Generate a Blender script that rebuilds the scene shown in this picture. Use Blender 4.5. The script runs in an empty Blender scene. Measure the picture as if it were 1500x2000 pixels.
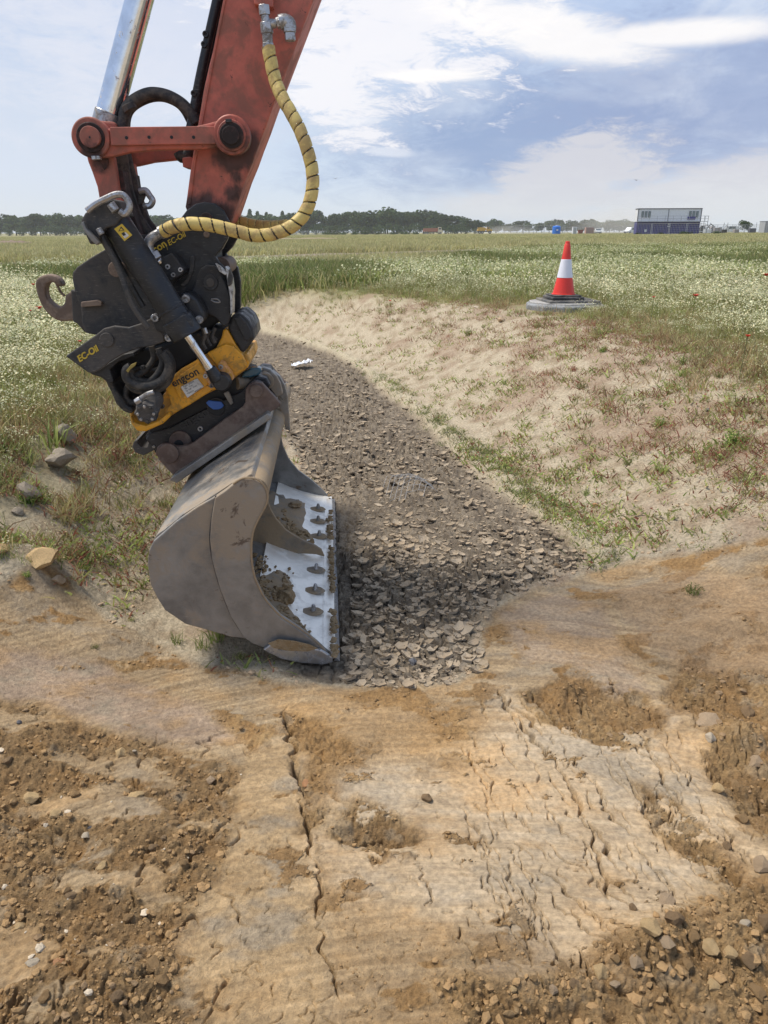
import bpy, bmesh, math, random
import numpy as np
from mathutils import Vector, Matrix, Euler

R = math.radians
sc = bpy.context.scene
col = sc.collection
rnd = random.Random(7)

# ------------------------------------------------------------------ camera, sky, sun, exposure
PITCH = R(20.78); FPX = 1444.0; EYE = Vector((0, 0, 1.6))
cam_data = bpy.data.cameras.new('camera')
cam_data.sensor_fit = 'VERTICAL'; cam_data.sensor_height = 24.0
cam_data.lens = 24.0 * FPX / 2000.0
cam_data.clip_start = 0.05; cam_data.clip_end = 5000
cam = bpy.data.objects.new('camera', cam_data); col.objects.link(cam)
cam.location = EYE; cam.rotation_euler = (math.pi / 2 - PITCH, 0, 0)
sc.camera = cam

SUN_ELEV, SUN_AZ = R(61), R(-72)          # azimuth measured from +Y (away from the camera) towards +X
sun_data = bpy.data.lights.new('sun', 'SUN'); sun_data.energy = 4.1; sun_data.angle = R(19.0)
sun_data.color = (1.0, 0.93, 0.82)
sun = bpy.data.objects.new('sun', sun_data); col.objects.link(sun)
sdir = Vector((math.sin(SUN_AZ) * math.cos(SUN_ELEV), math.cos(SUN_AZ) * math.cos(SUN_ELEV), math.sin(SUN_ELEV)))
sun.rotation_euler = sdir.to_track_quat('Z', 'Y').to_euler()

sc.view_settings.view_transform = 'Standard'
try: sc.view_settings.look = 'None'
except Exception: pass
sc.view_settings.gamma = 1.0; sc.view_settings.exposure = 0.16
sc.view_settings.use_curve_mapping = False
sc.render.engine = 'CYCLES'
sc.cycles.use_denoising = True
sc.cycles.max_bounces = 8; sc.cycles.volume_bounces = 2
sc.cycles.volume_step_rate = 4.0
sc.cycles.use_adaptive_sampling = True

class NT:
    """tiny helper for node trees"""
    def __init__(s, tree): s.t = tree; s.n = tree.nodes; s.l = tree.links
    def node(s, typ, **kw):
        nd = s.n.new(typ)
        for k, v in kw.items(): setattr(nd, k, v)
        return nd
    def put(s, sock, v):
        if isinstance(v, bpy.types.NodeSocket): s.l.new(v, sock)
        elif v is not None:
            if isinstance(v, (tuple, list)) and len(v) == 3 and sock.type == 'RGBA': v = (*v, 1)
            sock.default_value = v
    def math(s, op, a, b=None, c=None, clamp=False):
        nd = s.node('ShaderNodeMath', operation=op); nd.use_clamp = clamp
        s.put(nd.inputs[0], a)
        if b is not None: s.put(nd.inputs[1], b)
        if c is not None: s.put(nd.inputs[2], c)
        return nd.outputs[0]
    def mix(s, f, a, b, blend='MIX'):
        nd = s.node('ShaderNodeMix', data_type='RGBA', blend_type=blend)
        s.put(nd.inputs[0], f); s.put(nd.inputs[6], a); s.put(nd.inputs[7], b)
        return nd.outputs[2]
    def noise(s, vec, scale, detail=4, rough=0.55, dist=0.0):
        nd = s.node('ShaderNodeTexNoise')
        s.put(nd.inputs['Vector'], vec); nd.inputs['Scale'].default_value = scale
        nd.inputs['Detail'].default_value = detail; nd.inputs['Roughness'].default_value = rough
        nd.inputs['Distortion'].default_value = dist
        return nd.outputs[0]
    def ramp(s, f, lo, hi, a=0.0, b=1.0):
        nd = s.node('ShaderNodeMapRange', interpolation_type='SMOOTHSTEP')
        s.put(nd.inputs[0], f); nd.inputs[1].default_value = lo; nd.inputs[2].default_value = hi
        nd.inputs[3].default_value = a; nd.inputs[4].default_value = b
        return nd.outputs[0]
    def scale(s, vec, sx, sy, sz):
        nd = s.node('ShaderNodeMapping'); s.put(nd.inputs[0], vec); nd.inputs['Scale'].default_value = (sx, sy, sz)
        return nd.outputs[0]

def ray(px, py):
    f = Vector((0, math.cos(PITCH), -math.sin(PITCH))); u = Vector((0, math.sin(PITCH), math.cos(PITCH)))
    return f + Vector((1, 0, 0)) * ((px - 750) / FPX) + u * ((1000 - py) / FPX)

# sky: hazy blue with veils of white cloud, described by compass direction and elevation
world = bpy.data.worlds.new('World'); sc.world = world; world.use_nodes = True
w = NT(world.node_tree); w.n.clear()
sky = w.node('ShaderNodeTexSky', sky_type='NISHITA'); sky.sun_disc = False
sky.sun_elevation = SUN_ELEV; sky.sun_rotation = SUN_AZ
sky.air_density = 1.0; sky.dust_density = 2.0; sky.ozone_density = 2.0
gen = w.node('ShaderNodeTexCoord').outputs['Generated']
sep = w.node('ShaderNodeSeparateXYZ'); w.l.new(gen, sep.inputs[0])
az = w.math('ARCTAN2', sep.outputs[0], sep.outputs[1])
el = w.math('ARCSINE', sep.outputs[2])
n_warp = w.noise(w.scale(gen, 1, 1, 2.6), 5.0, 7, 0.62, 0.4)
n_fine = w.noise(w.scale(gen, 1, 1, 3.2), 17.0, 10, 0.74, 0.5)
n_big = w.noise(w.scale(gen, 1, 1, 2.2), 1.7, 4, 0.5)
def ae(px, py):
    d = ray(px, py).normalized(); return math.atan2(d.x, d.y), math.asin(d.z)
def blob(px, py, rx, ry, tilt=0.0, soft=0.9, wob=1.0):
    """soft ragged patch of cloud round the direction of a point of the sky; radii in photo pixels"""
    a0, e0 = ae(px, py); ra = rx / 1500.0; re = ry / 1500.0
    da = w.math('SUBTRACT', az, a0); de = w.math('SUBTRACT', el, e0)
    c, s_ = math.cos(R(tilt)), math.sin(R(tilt))
    u = w.math('DIVIDE', w.math('ADD', w.math('MULTIPLY', da, c), w.math('MULTIPLY', de, s_)), ra)
    v = w.math('DIVIDE', w.math('SUBTRACT', w.math('MULTIPLY', de, c), w.math('MULTIPLY', da, s_)), re)
    r2 = w.math('SQRT', w.math('ADD', w.math('MULTIPLY', u, u), w.math('MULTIPLY', v, v)))
    nn = w.math('ADD', w.math('MULTIPLY', w.math('SUBTRACT', n_warp, 0.5), 2.6 * wob), w.math('MULTIPLY', w.math('SUBTRACT', n_fine, 0.5), 4.2 * wob))
    q = w.math('ADD', r2, nn)
    return w.ramp(q, 1.0 - soft * 0.5, 1.0 + soft * 0.5, 1.0, 0.0)
def union(*ms):
    o = ms[0]
    for m in ms[1:]: o = w.math('MAXIMUM', o, m)
    return o
# radiances are given as they should look, divided by the background strength
BG = 0.1
def rad(r, g, b): return (r / BG, g / BG, b / BG)
grad = w.ramp(el, -0.02, 0.30)
base = w.mix(grad, rad(0.62, 0.71, 0.82), rad(0.42, 0.53, 0.75))
grad2 = w.ramp(el, 0.35, 1.4)
base = w.mix(grad2, base, w.mix(0.5, w.mix(1.0, sky.outputs[0], rad(0.08, 0.08, 0.08), 'MULTIPLY'), rad(0.33, 0.43, 0.62)))
base = w.mix(w.math('MULTIPLY', blob(1060, 270, 340, 120, 4, 1.2, 0.45), 0.85), base, rad(0.25, 0.345, 0.56))
base = w.mix(w.math('MULTIPLY', blob(1400, 200, 260, 120, 0, 1.3, 0.5), 0.7), base, rad(0.30, 0.37, 0.57))
veil = w.ramp(n_big, 0.45, 0.66)
veil2 = w.math('MULTIPLY', w.ramp(n_warp, 0.46, 0.66), 0.55)
base = w.mix(w.math('MULTIPLY', veil, veil2), base, rad(0.72, 0.76, 0.83))
base = w.mix(w.math('MULTIPLY', blob(60, 330, 240, 240, 0, 1.6, 0.5), 0.5), base, rad(0.66, 0.70, 0.79))
base = w.mix(w.math('MULTIPLY', blob(420, 60, 330, 120, 0, 1.4, 0.8), 0.55), base, rad(0.76, 0.77, 0.84))
base = w.mix(w.math('MULTIPLY', union(blob(740, 70, 190, 85, -12, 0.9, 1.15), blob(640, 165, 120, 62, -30, 1.0, 1.1), blob(800, 20, 160, 55, 0, 1.0, 1.1)), 0.85), base, rad(0.88, 0.87, 0.90))
base = w.mix(w.math('MULTIPLY', union(blob(1120, 85, 150, 30, -8, 0.9, 0.35), blob(1330, 66, 150, 18, 0, 0.9, 0.25), blob(850, 148, 90, 10, 0, 0.9, 0.2), blob(1000, 30, 150, 28, -10, 1.0, 0.5)), 0.85), base, rad(0.96, 0.93, 0.91))
base = w.mix(w.math('MULTIPLY', union(blob(705, 237, 40, 7, 5, 0.9, 0.2), blob(760, 297, 45, 8, -4, 0.9, 0.2)), 0.6), base, rad(0.80, 0.82, 0.88))
base = w.mix(w.math('MULTIPLY', union(blob(1110, 345, 150, 62, 12, 0.6, 0.5), blob(1400, 385, 260, 55, 8, 0.7, 0.5), blob(1010, 400, 160, 26, 0, .9, .4)), 0.72), base, rad(0.71, 0.69, 0.70))
low = w.ramp(el, 0.0, 0.07, 1.0, 0.0)
base = w.mix(w.math('MULTIPLY', low, 0.6), base, rad(0.62, 0.66, 0.70))
ground_dark = w.ramp(el, -0.05, -0.01, 1.0, 0.0)
base = w.mix(ground_dark, base, rad(0.25, 0.23, 0.19))
bg = w.node('ShaderNodeBackground'); bg.inputs['Strength'].default_value = BG
w.l.new(base, bg.inputs['Color'])
wo = w.node('ShaderNodeOutputWorld'); w.l.new(bg.outputs[0], wo.inputs[0])

# ------------------------------------------------------------------ numpy noise
def _hash(ix, iy, seed):
    h = (ix.astype(np.int64) * 374761393 + iy.astype(np.int64) * 668265263 + seed * 1442695041) & 0xffffffff
    h = ((h ^ (h >> 13)) * 1274126177) & 0xffffffff
    h = h ^ (h >> 16)
    return h
def perlin(x, y, seed=0):
    x0 = np.floor(x); y0 = np.floor(y); fx = (x - x0).astype(np.float32); fy = (y - y0).astype(np.float32)
    ix = x0.astype(np.int64); iy = y0.astype(np.int64)
    ux = fx * fx * fx * (fx * (fx * 6 - 15) + 10); uy = fy * fy * fy * (fy * (fy * 6 - 15) + 10)
    def g(dx, dy):
        a = (_hash(ix + dx, iy + dy, seed) & 0xffff).astype(np.float32) * (2 * np.pi / 65536.0)
        return np.cos(a) * (fx - dx) + np.sin(a) * (fy - dy)
    a = g(0, 0); b = g(1, 0); c = g(0, 1); d = g(1, 1)
    a = a + (b - a) * ux; c = c + (d - c) * ux
    return (a + (c - a) * uy) * 1.5
def fbm(x, y, octv=4, seed=0, gain=0.5, lac=2.03):
    o = 0; a = 1.0; t = 0
    for i in range(octv):
        o = o + a * perlin(x * lac ** i, y * lac ** i, seed + i * 17); t += a; a *= gain
    return o / t
def ridged(x, y, octv=4, seed=0, gain=0.55):
    o = 0; a = 1.0; t = 0
    for i in range(octv):
        o = o + a * (1 - 2 * np.abs(perlin(x * 2.07 ** i, y * 2.07 ** i, seed + i * 13))); t += a; a *= gain
    return o / t
def voronoi(x, y, seed=0):
    """distance to nearest, to second nearest, id hash, offset to the cell's point"""
    ix = np.floor(x).astype(np.int64); iy = np.floor(y).astype(np.int64)
    f1 = np.full(x.shape, 9.0, np.float32); f2 = f1.copy(); idh = np.zeros(x.shape, np.int64)
    ox = np.zeros(x.shape, np.float32); oy = ox.copy()
    for dx in (-1, 0, 1):
        for dy in (-1, 0, 1):
            h = _hash(ix + dx, iy + dy, seed)
            px = ix + dx + 0.12 + 0.76 * (h & 0xff) / 255.0; py = iy + dy + 0.12 + 0.76 * ((h >> 8) & 0xff) / 255.0
            ex = (x - px); ey = (y - py); d = np.sqrt(ex * ex + ey * ey).astype(np.float32)
            near = d < f1
            f2 = np.where(near, f1, np.minimum(f2, d))
            idh = np.where(near, h, idh); ox = np.where(near, ex, ox); oy = np.where(near, ey, oy)
            f1 = np.where(near, d, f1)
    return f1, f2, idh, ox, oy
def sstep(a, b, v):
    t = np.clip((v - a) / (b - a), 0, 1); return t * t * (3 - 2 * t)

# ------------------------------------------------------------------ the lie of the land
_rt = np.array([[-50, 1.0], [1.6, 0.9], [2.6, 1.15], [3.57, 1.05], [4.5, 0.9], [5.3, 0.68], [6.03, 0.38], [7.26, 0.10], [9.3, -0.34], [12.7, -2.1], [16, -5.0], [22, -9], [40, -30]])
_lt = np.array([[-50, -1.0], [1.6, -0.9], [2.6, -0.95], [3.6, -0.92], [4.7, -0.62], [6, -0.8], [7.3, -1.0], [9.3, -1.8], [12.7, -3.8], [16, -6.6], [22, -11], [40, -33]])
def H(x, y):
    """smooth height of the ground: swale between two banks, flat field, very gentle rise to the right far off"""
    x = np.asarray(x, float); y = np.asarray(y, float)
    xr = np.interp(y, _rt[:, 0], _rt[:, 1]); xl = np.interp(y, _lt[:, 0], _lt[:, 1])
    far = 0.65 - 0.07 * sstep(10, 22, y)
    ar = np.interp(y, [1.0, 1.7, 2.5, 3.4, 5], [0.10, 0.16, 0.36, 0.62, 0.65]); al = np.interp(y, [1.0, 1.8, 2.4, 3.3, 5], [0.06, 0.10, 0.24, 0.55, 0.62])
    br = np.interp(y, [2, 5, 9, 14], [1.7, 2.1, 2.2, 1.6]); bl = np.interp(y, [2, 3.6, 9], [1.2, 1.15, 1.5])
    tr = np.clip((x - xr) / br, 0, 1); tl = np.clip((xl - x) / bl, 0, 1)
    sr = tr * tr * (3 - 2 * tr) * 0.55 + tr * 0.45; sl = tl * tl * (3 - 2 * tl) * 0.5 + tl * 0.5
    h = ar * sr + al * sl
    close = sstep(12.5, 18, y)                     # the swale shallows out into the field
    h = h * (1 - close) + far * close
    h = h + 0.045 * sstep(2.5, 1.0, y)             # slight rise towards the camera
    d = np.maximum(y, 1.0); u = np.clip(x / d, -0.9, 0.9)
    h = h + sstep(30, 170, d) * (u * 1.35 - 0.05) + sstep(170, 480, d) * (u - 0.7) * 0.55
    return h
def hit(px, py, dz=0.0):
    """where the sight line through a photo point meets the smooth ground"""
    d = ray(px, py); t = 0.5; p = EYE
    prev = 0.5
    while t < 3000:
        p = EYE + d * t
        if p.z - dz < float(H(p.x, p.y)):
            lo, hi = prev, t
            for _ in range(30):
                m = (lo + hi) / 2; q = EYE + d * m
                if q.z - dz < float(H(q.x, q.y)): hi = m
                else: lo = m
            p = EYE + d * hi; return Vector((p.x, p.y, p.z))
        prev = t; t *= 1.02
    return Vector((p.x, p.y, p.z))
def wpoly(pts): return np.array([[q.x, q.y] for q in (hit(*p) for p in pts)])
def sdf(poly, X, Y):
    """signed distance to a polygon, negative inside"""
    n = len(poly); dmin = np.full(X.shape, 1e9, np.float32); inside = np.zeros(X.shape, bool)
    for i in range(n):
        ax, ay = poly[i]; bx, by = poly[(i + 1) % n]
        ex, ey = bx - ax, by - ay; L = ex * ex + ey * ey + 1e-12
        t = np.clip(((X - ax) * ex + (Y - ay) * ey) / L, 0, 1)
        dmin = np.minimum(dmin, (X - ax - t * ex) ** 2 + (Y - ay - t * ey) ** 2)
        c = ((ay > Y) != (by > Y)) & (X < (bx - ax) * (Y - ay) / (by - ay + 1e-12) + ax)
        inside ^= c
    dmin = np.sqrt(dmin)
    return np.where(inside, -dmin, dmin)

ZP = dict(
 mud=[(500,645),(560,660),(640,688),(705,722),(740,762),(800,805),(850,855),(900,905),(960,955),(1020,992),(1090,1042),(1150,1092),(1100,1118),(1010,1150),(930,1195),(925,1250),(930,1300),(870,1328),(780,1336),(640,1332),(565,1312),(590,1262),(600,1200),(590,1100),(640,1000),(610,950),(590,900),(560,850),(545,790),(520,740),(470,690),(450,650)],
 clay=[(-700,1330),(-100,1180),(40,1150),(120,1150),(190,1205),(300,1262),(450,1318),(600,1338),(880,1336),(935,1300),(940,1230),(1000,1168),(1150,1118),(1250,1092),(1400,1075),(1500,1050),(1700,1030),(2600,1000),(2600,2900),(-1500,2900)],
 rubble=[(-400,1370),(60,1375),(240,1440),(400,1475),(475,1500),(455,1600),(415,1720),(360,1830),(350,1950),(420,2060),(300,2400),(-400,2400)],
 strip=[(480,1470),(590,1440),(600,1600),(622,1800),(650,2060),(420,2060),(370,1880),(425,1720),(470,1580)],
 smooth=[(640,1560),(720,1480),(880,1500),(950,1400),(980,1340),(1090,1420),(1250,1410),(1290,1380),(1400,1440),(1450,1590),(1410,1750),(1300,1800),(1180,1860),(1110,1900),(960,1830),(800,1770),(640,1740),(612,1660)],
 smooth2=[(980,1190),(1080,1155),(1170,1180),(1230,1290),(1280,1360),(1200,1360),(1120,1310),(1010,1300)],
 smooth3=[(-200,1250),(60,1260),(200,1290),(380,1370),(470,1450),(330,1450),(200,1420),(60,1370),(-200,1360)],
 sienna=[(1190,1160),(1330,1120),(1500,1130),(1900,1150),(1900,1330),(1500,1330),(1330,1300),(1230,1250)],
 torn1=[(1010,1350),(1120,1330),(1180,1325),(1270,1360),(1300,1400),(1250,1450),(1170,1470),(1120,1440),(1060,1410)],
 torn2=[(660,1630),(700,1560),(780,1600),(850,1640),(820,1675),(740,1690)],
 torn3=[(1380,1420),(1300,1360),(1320,1290),(1500,1310),(2000,1330),(2000,1700),(1500,1660),(1450,1560),(1400,1500)],
 torn4=[(610,1500),(700,1470),(640,1400),(560,1390),(600,1480),(605,1640),(640,1620),(680,1560)],
 torn5=[(840,1930),(1000,1920),(1130,1890),(1180,1840),(1250,1830),(1330,1760),(1500,1740),(1900,1750),(1900,2400),(1500,2300),(1150,1990),(950,2060)],
 torn6=[(1230,1540),(1330,1570),(1420,1680),(1500,1760),(1450,1780),(1370,1700),(1270,1610)],
 oreng=[(560,1380),(700,1340),(900,1380),(950,1400),(900,1480),(720,1480),(640,1560),(600,1500)],
 low=[(620,1740),(800,1780),(960,1830),(1120,1900),(1000,1960),(820,2030),(640,2080)],
 slabs=[(350,1800),(470,1830),(490,1960),(400,1960),(350,1890)],
)
ZW = {k: wpoly(v) for k, v in ZP.items()}

# ------------------------------------------------------------------ ground sheet
YR = [-60, -25, -10, -5, -2.5, -1.2, -0.5, 0.0, 0.35, 0.6, 0.78]
v = 2150.0
while v > 622:
    a = PITCH + math.atan((v - 1000) / FPX); YR.append(1.6 / math.tan(a)); v -= 2.0
while YR[-1] < 1000: YR.append(YR[-1] * 1.035)
YR = np.array(YR)
def DY(y): return np.maximum(0.935 * np.maximum(y, 0.8) + 0.57, np.abs(y))
dense = np.linspace(-0.575, 0.575, 921)
outer = 0.575 * 1.12 ** np.arange(1, 11)
U = np.concatenate([-outer[::-1], dense, outer])
GY = np.repeat(YR[:, None], len(U), 1); GX = U[None, :] * DY(YR)[:, None]
NR, NC = GX.shape
GZ = H(GX, GY)
i0 = int(np.searchsorted(YR, 0.7)); i1 = int(np.searchsorted(YR, 17.0))     # rows that get detail
X = GX[i0:i1]; Y = GY[i0:i1]
wx = X + 0.035 * fbm(X * 5, Y * 5, 3, 1) ; wy = Y + 0.035 * fbm(X * 5, Y * 5, 3, 2)
w2x = X + 0.09 * fbm(X * 2.2, Y * 2.2, 5, 3, 0.6); w2y = Y + 0.09 * fbm(X * 2.2, Y * 2.2, 5, 4, 0.6)
def zone(k, soft, warp=2, off=0.0):
    a, b = (w2x, w2y) if warp == 2 else (wx, wy)
    return sstep(soft, -soft, sdf(ZW[k], a, b) + off)
Z = {}
for k in ZW: Z[k] = zone(k, 0.05 if k in ('mud',) else 0.035, 1 if k in ('mud', 'strip') else 2)
Z['smooth'] = sstep(.15, -.13, sdf(ZW['smooth'], w2x, w2y) + .10 * fbm(X * 5, Y * 7, 4, 34, .6)); Z['strip'] = zone('strip', 0.02, 1)
mud, clay = Z['mud'], Z['clay']
f_mid = fbm(X * 1.6, Y * 1.6, 4, 11); f_sm = fbm(X * 9, Y * 9, 4, 12); f_fine = fbm(X * 38, Y * 38, 3, 13)
rid = ridged(X * 11 + 3, Y * 11, 4, 21); rid2 = ridged(X * 26, Y * 26 + 9, 3, 22)
torn_sel = np.clip(Z['torn1'] + Z['torn2'] + Z['torn3'] + Z['torn4'] + Z['torn5'] + Z['torn6'], 0, 1)
nz = fbm(X * 3.1 + 7, Y * 5.0, 5, 31, 0.6)
# smooth sheared skin, torn open in places
skin = np.clip(Z['smooth'] + Z['strip'] + Z['smooth2'] + Z['smooth3'] + Z['slabs'], 0, 1) * sstep(-.42, -.30, fbm(X * 6, Y * 8, 5, 36, .65))
holes = sstep(0.21, 0.27, fbm(X * 5.2, Y * 8.5, 6, 33, 0.66)) * 0.9
holes = np.maximum(holes, torn_sel * sstep(-0.13, -0.06, fbm(X * 6.5, Y * 9, 5, 35, 0.68)))
skin = skin * (1 - holes)
skin = np.maximum(skin, clay * (1 - Z['rubble']) * (1 - torn_sel) * sstep(-0.16, -0.08, nz + .06 * f_sm) * 0.9)
skin = np.maximum(skin, Z['rubble'] * sstep(0.10, 0.22, nz + .10 * f_sm) * 0.85)
rubble = Z['rubble'] * (1 - skin)
rough_clay = clay * (1 - skin)
disp = 0.006 * f_mid * (1 + clay)
disp += (1 - clay) * (1 - mud) * (0.0055 * f_sm + 0.0050 * f_fine + 0.0035 * rid + 0.003 * rid2)
# rough clay: crumbs, clods and hollows
amp_r = rough_clay * (0.55 + 0.75 * np.clip(torn_sel + Z['rubble'] * 0.7, 0, 1))
f1, f2, idh, ox, oy = voronoi(wx * 21 + 0.5 * fbm(X * 14, Y * 14, 2, 41), wy * 24, 5)
clodsz = ((idh >> 5) & 0xff) / 255.0
clod = np.clip(1 - (f1 / (0.35 + 0.4 * clodsz)) ** 2, 0, 1) ** 0.6 * (0.3 + clodsz)
disp += amp_r * (-0.010 + 0.009 * rid + 0.007 * rid2 + 0.009 * clod + 0.014 * f_sm + 0.0065 * f_fine + 0.006 * fbm(X * 75, Y * 75, 2, 44))
disp += Z['rubble'] * 0.035 * fbm(X * 3.5, Y * 3.5, 3, 51) - 0.010 * torn_sel * (1 - skin)
# smooth skin: drag streaks across, low steps
ang = 0.10 * (X - 0.4)
sy = Y + ang * 0.5 + 0.25 * (X - 0.3) ** 2
stre = fbm(X * 1.5, sy * 62, 3, 61); stre2 = fbm(X * 0.8 + 4, sy * 17, 3, 62)
disp += clay * skin * (0.0016 * stre + 0.0032 * stre2 + 0.0045 * f_sm + 0.0006 * f_fine)
# individual mounds, ruts and pits: (photo x, photo y, radius x, radius y, height)
for (px, py, rx, ry, hh) in [(90,1140,.17,.13,.075),(20,1120,.2,.15,.07),(205,1250,.16,.09,.03),(1160,1380,.17,.10,-.028),(1100,1350,.07,.05,.03),
     (745,1640,.11,.035,-.018),(640,1520,.10,.05,.02),(1420,1500,.12,.07,-.035),(1450,1440,.16,.06,.05),(1330,1410,.10,.03,.02),(580,1500,.02,.07,-.035),
     (1480,1560,.07,.05,-.04),(1400,1830,.20,.09,.05),(1250,1870,.12,.07,.045),(1020,1930,.20,.04,.03),(60,1600,.05,.05,-.05),(130,1660,.07,.06,-.05),
     (170,1900,.16,.08,.04),(60,1480,.16,.10,.04),(250,1580,.14,.08,.035),(1250,1180,.20,.12,.05),(1420,1230,.25,.08,.05),(1350,1300,.2,.05,-.03),
     (110,1310,.2,.06,-.02),(940,1210,.14,.05,-.03),(880,700,.6,.12,-.025),(870,730,.7,.10,.015),(700,880,.2,.2,.03),(800,1100,.35,.25,.025),(620,1240,.15,.1,-.02)]:
    q = hit(px, py); g = np.exp(-(((wx - q.x) / rx) ** 2 + ((wy - q.y) / ry) ** 2)); disp += hh * g
# the long edge of the pale berm beside the mud, and the scarp where scraping ended
ridge_r = wpoly([(505,640),(600,668),(690,705),(745,745),(800,788),(860,838),(930,895),(1000,950),(1080,1010),(1170,1080)])
def polyline_dist(pl, X, Y):
    dm = np.full(X.shape, 1e9, np.float32)
    for i in range(len(pl) - 1):
        ax, ay = pl[i]; bx, by = pl[i + 1]; ex, ey = bx - ax, by - ay; L = ex * ex + ey * ey
        t = np.clip(((X - ax) * ex + (Y - ay) * ey) / L, 0, 1)
        dm = np.minimum(dm, (X - ax - t * ex) ** 2 + (Y - ay - t * ey) ** 2)
    return np.sqrt(dm)
dr = polyline_dist(ridge_r, wx, wy)
berm = np.exp(-(dr / 0.085) ** 2)
disp += 0.035 * berm * (0.7 + 0.8 * f_sm) * (1 - mud)
mudsink = -0.022 * mud
disp += mudsink
# curled, cracked mud plates
fm = mud > 0.02
mx = wx[fm]; my = wy[fm]
f1, f2, idh, ox, oy = voronoi(mx * 19 + 0.3 * fbm(mx * 20, my * 20, 2, 71), my * 19, 9)
e = f2 - f1; rr1 = ((idh >> 3) & 0xff) / 255.0 - 0.5; rr2 = ((idh >> 11) & 0xff) / 255.0 - 0.5; rr3 = ((idh >> 17) & 0xff) / 255.0
g1, g2, gid, _, _ = voronoi(mx * 52, my * 52, 10)
pl = 0.014 * (rr1 * ox + rr2 * oy) * 2.6 + 0.014 * f1 ** 2 * 1.6 + 0.010 * rr3 - 0.024 * sstep(0.20, 0.0, e) + 0.0035 * sstep(0.0, 0.25, g2 - g1) + 0.004 * fbm(mx * 30, my * 30, 3, 73)
big = sstep(-0.12, 0.25, fbm(mx * 1.3 + 3, my * 0.8, 3, 74))
disp[fm] += mud[fm] * pl * (0.55 + 0.75 * big)

# ---- cracks across the sheared clay
def crack(pts, width, depth):
    for i in range(len(pts) - 1):
        (ax, ay, wa), (bx, by, wb) = pts[i], pts[i + 1]
        m = width * 2.2
        r0 = np.searchsorted(YR, min(ay, by) - m) - i0; r1 = np.searchsorted(YR, max(ay, by) + m) - i0
        r0 = max(0, r0); r1 = min(i1 - i0, r1)
        if r1 <= r0: continue
        D0 = DY(YR[r0 + i0]); D1 = DY(YR[min(r1 + i0, NR - 1)])
        lo = min((min(ax, bx) - m) / D0, (min(ax, bx) - m) / D1); hi = max((max(ax, bx) + m) / D0, (max(ax, bx) + m) / D1)
        c0 = np.searchsorted(U, lo); c1 = np.searchsorted(U, hi)
        if c1 <= c0: continue
        xs = X[r0:r1, c0:c1]; ys = Y[r0:r1, c0:c1]; ex, ey = bx - ax, by - ay; L = ex * ex + ey * ey + 1e-9
        t = np.clip(((xs - ax) * ex + (ys - ay) * ey) / L, 0, 1)
        d = np.sqrt((xs - ax - t * ex) ** 2 + (ys - ay - t * ey) ** 2)
        ww = width * (wa + (wb - wa) * t)
        dep = depth * np.minimum(1, wa + (wb - wa) * t) * sstep(1.0, 0.35, d / np.maximum(ww, 1e-4))
        CR[r0:r1, c0:c1] = np.maximum(CR[r0:r1, c0:c1], dep)
CR = np.zeros_like(X)
def crack_path(p0, p1, width, depth, jag=0.12, n=None):
    a = hit(*p0); b = hit(*p1); L = (b - a).length
    n = n or max(5, int(L / 0.013)); pts = []; off = 0.0
    nrm = Vector((-(b - a).y, (b - a).x, 0)).normalized()
    for i in range(n + 1):
        t = i / n; off = off * 0.86 + rnd.gauss(0, 1) * 0.0045 * (jag / 0.12)
        q = a.lerp(b, t) + nrm * off
        wv = max(0.12, math.sin(math.pi * min(1, max(0, t))) ** 0.6 * (0.55 + 0.6 * rnd.random()))
        pts.append((q.x, q.y, wv))
    crack(pts, width, depth)
main_cracks = [((970,1345),(1010,1400),7,26),((1010,1400),(1070,1480),7,26),((1000,1360),(1060,1440),6,22),((1040,1350),(1110,1440),8,26),((1075,1400),(1140,1440),6,20),
  ((1085,1500),(1140,1600),5,18),((1140,1600),(1200,1700),5,20),((1130,1580),(1250,1800),4,18),((1150,1510),(1230,1640),4,14),((1200,1480),(1290,1640),4,13),
  ((1240,1440),(1330,1560),5,16),((1260,1550),(1370,1640),7,22),((1370,1640),(1480,1740),9,30),((1055,1690),(1150,1820),4,14),((1130,1800),(1220,1900),5,16),
  ((1080,1830),(1130,1920),5,16),((1010,1720),(1060,1800),3,10),((900,1570),(960,1680),3,9),((1290,1740),(1330,1800),4,12),((1170,1690),(1240,1770),4,12),
  ((560,1380),(575,1480),7,26),((575,1480),(590,1560),9,34),((590,1560),(605,1680),5,18),((605,1680),(620,1800),4,14),((620,1800),(660,1960),3,12),
  ((1330,1360),(1400,1400),6,18),((1180,1330),(1250,1370),5,16),((830,1690),(850,1770),3,10),((700,1650),(760,1640),6,18),((1230,1450),(1300,1500),4,12)]
for a, b, wd, dp in main_cracks: crack_path(a, b, wd * 1.7 / 1000.0, dp * 2.0 / 1000.0, .18)
for i in range(240):
    px = rnd.uniform(900, 1480); py = rnd.uniform(1340, 1930)
    L = 18 + 110 * rnd.random() ** 1.8; a = R(rnd.gauss(60 - (px - 1000) * .02, 7)) if px > 850 else R(rnd.gauss(85, 20))
    crack_path((px, py), (px + math.cos(a) * L, py + math.sin(a) * L), rnd.uniform(2.8, 5.2) / 1000, rnd.uniform(9, 22) / 1000, 0.15)
for i in range(110):
    px = rnd.uniform(420, 950); py = rnd.uniform(1440, 1990)
    L = rnd.uniform(10, 40); a = R(rnd.uniform(30, 120))
    crack_path((px, py), (px + math.cos(a) * L, py + math.sin(a) * L), rnd.uniform(2.0, 3.4) / 1000, rnd.uniform(4, 10) / 1000, 0.3)
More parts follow.
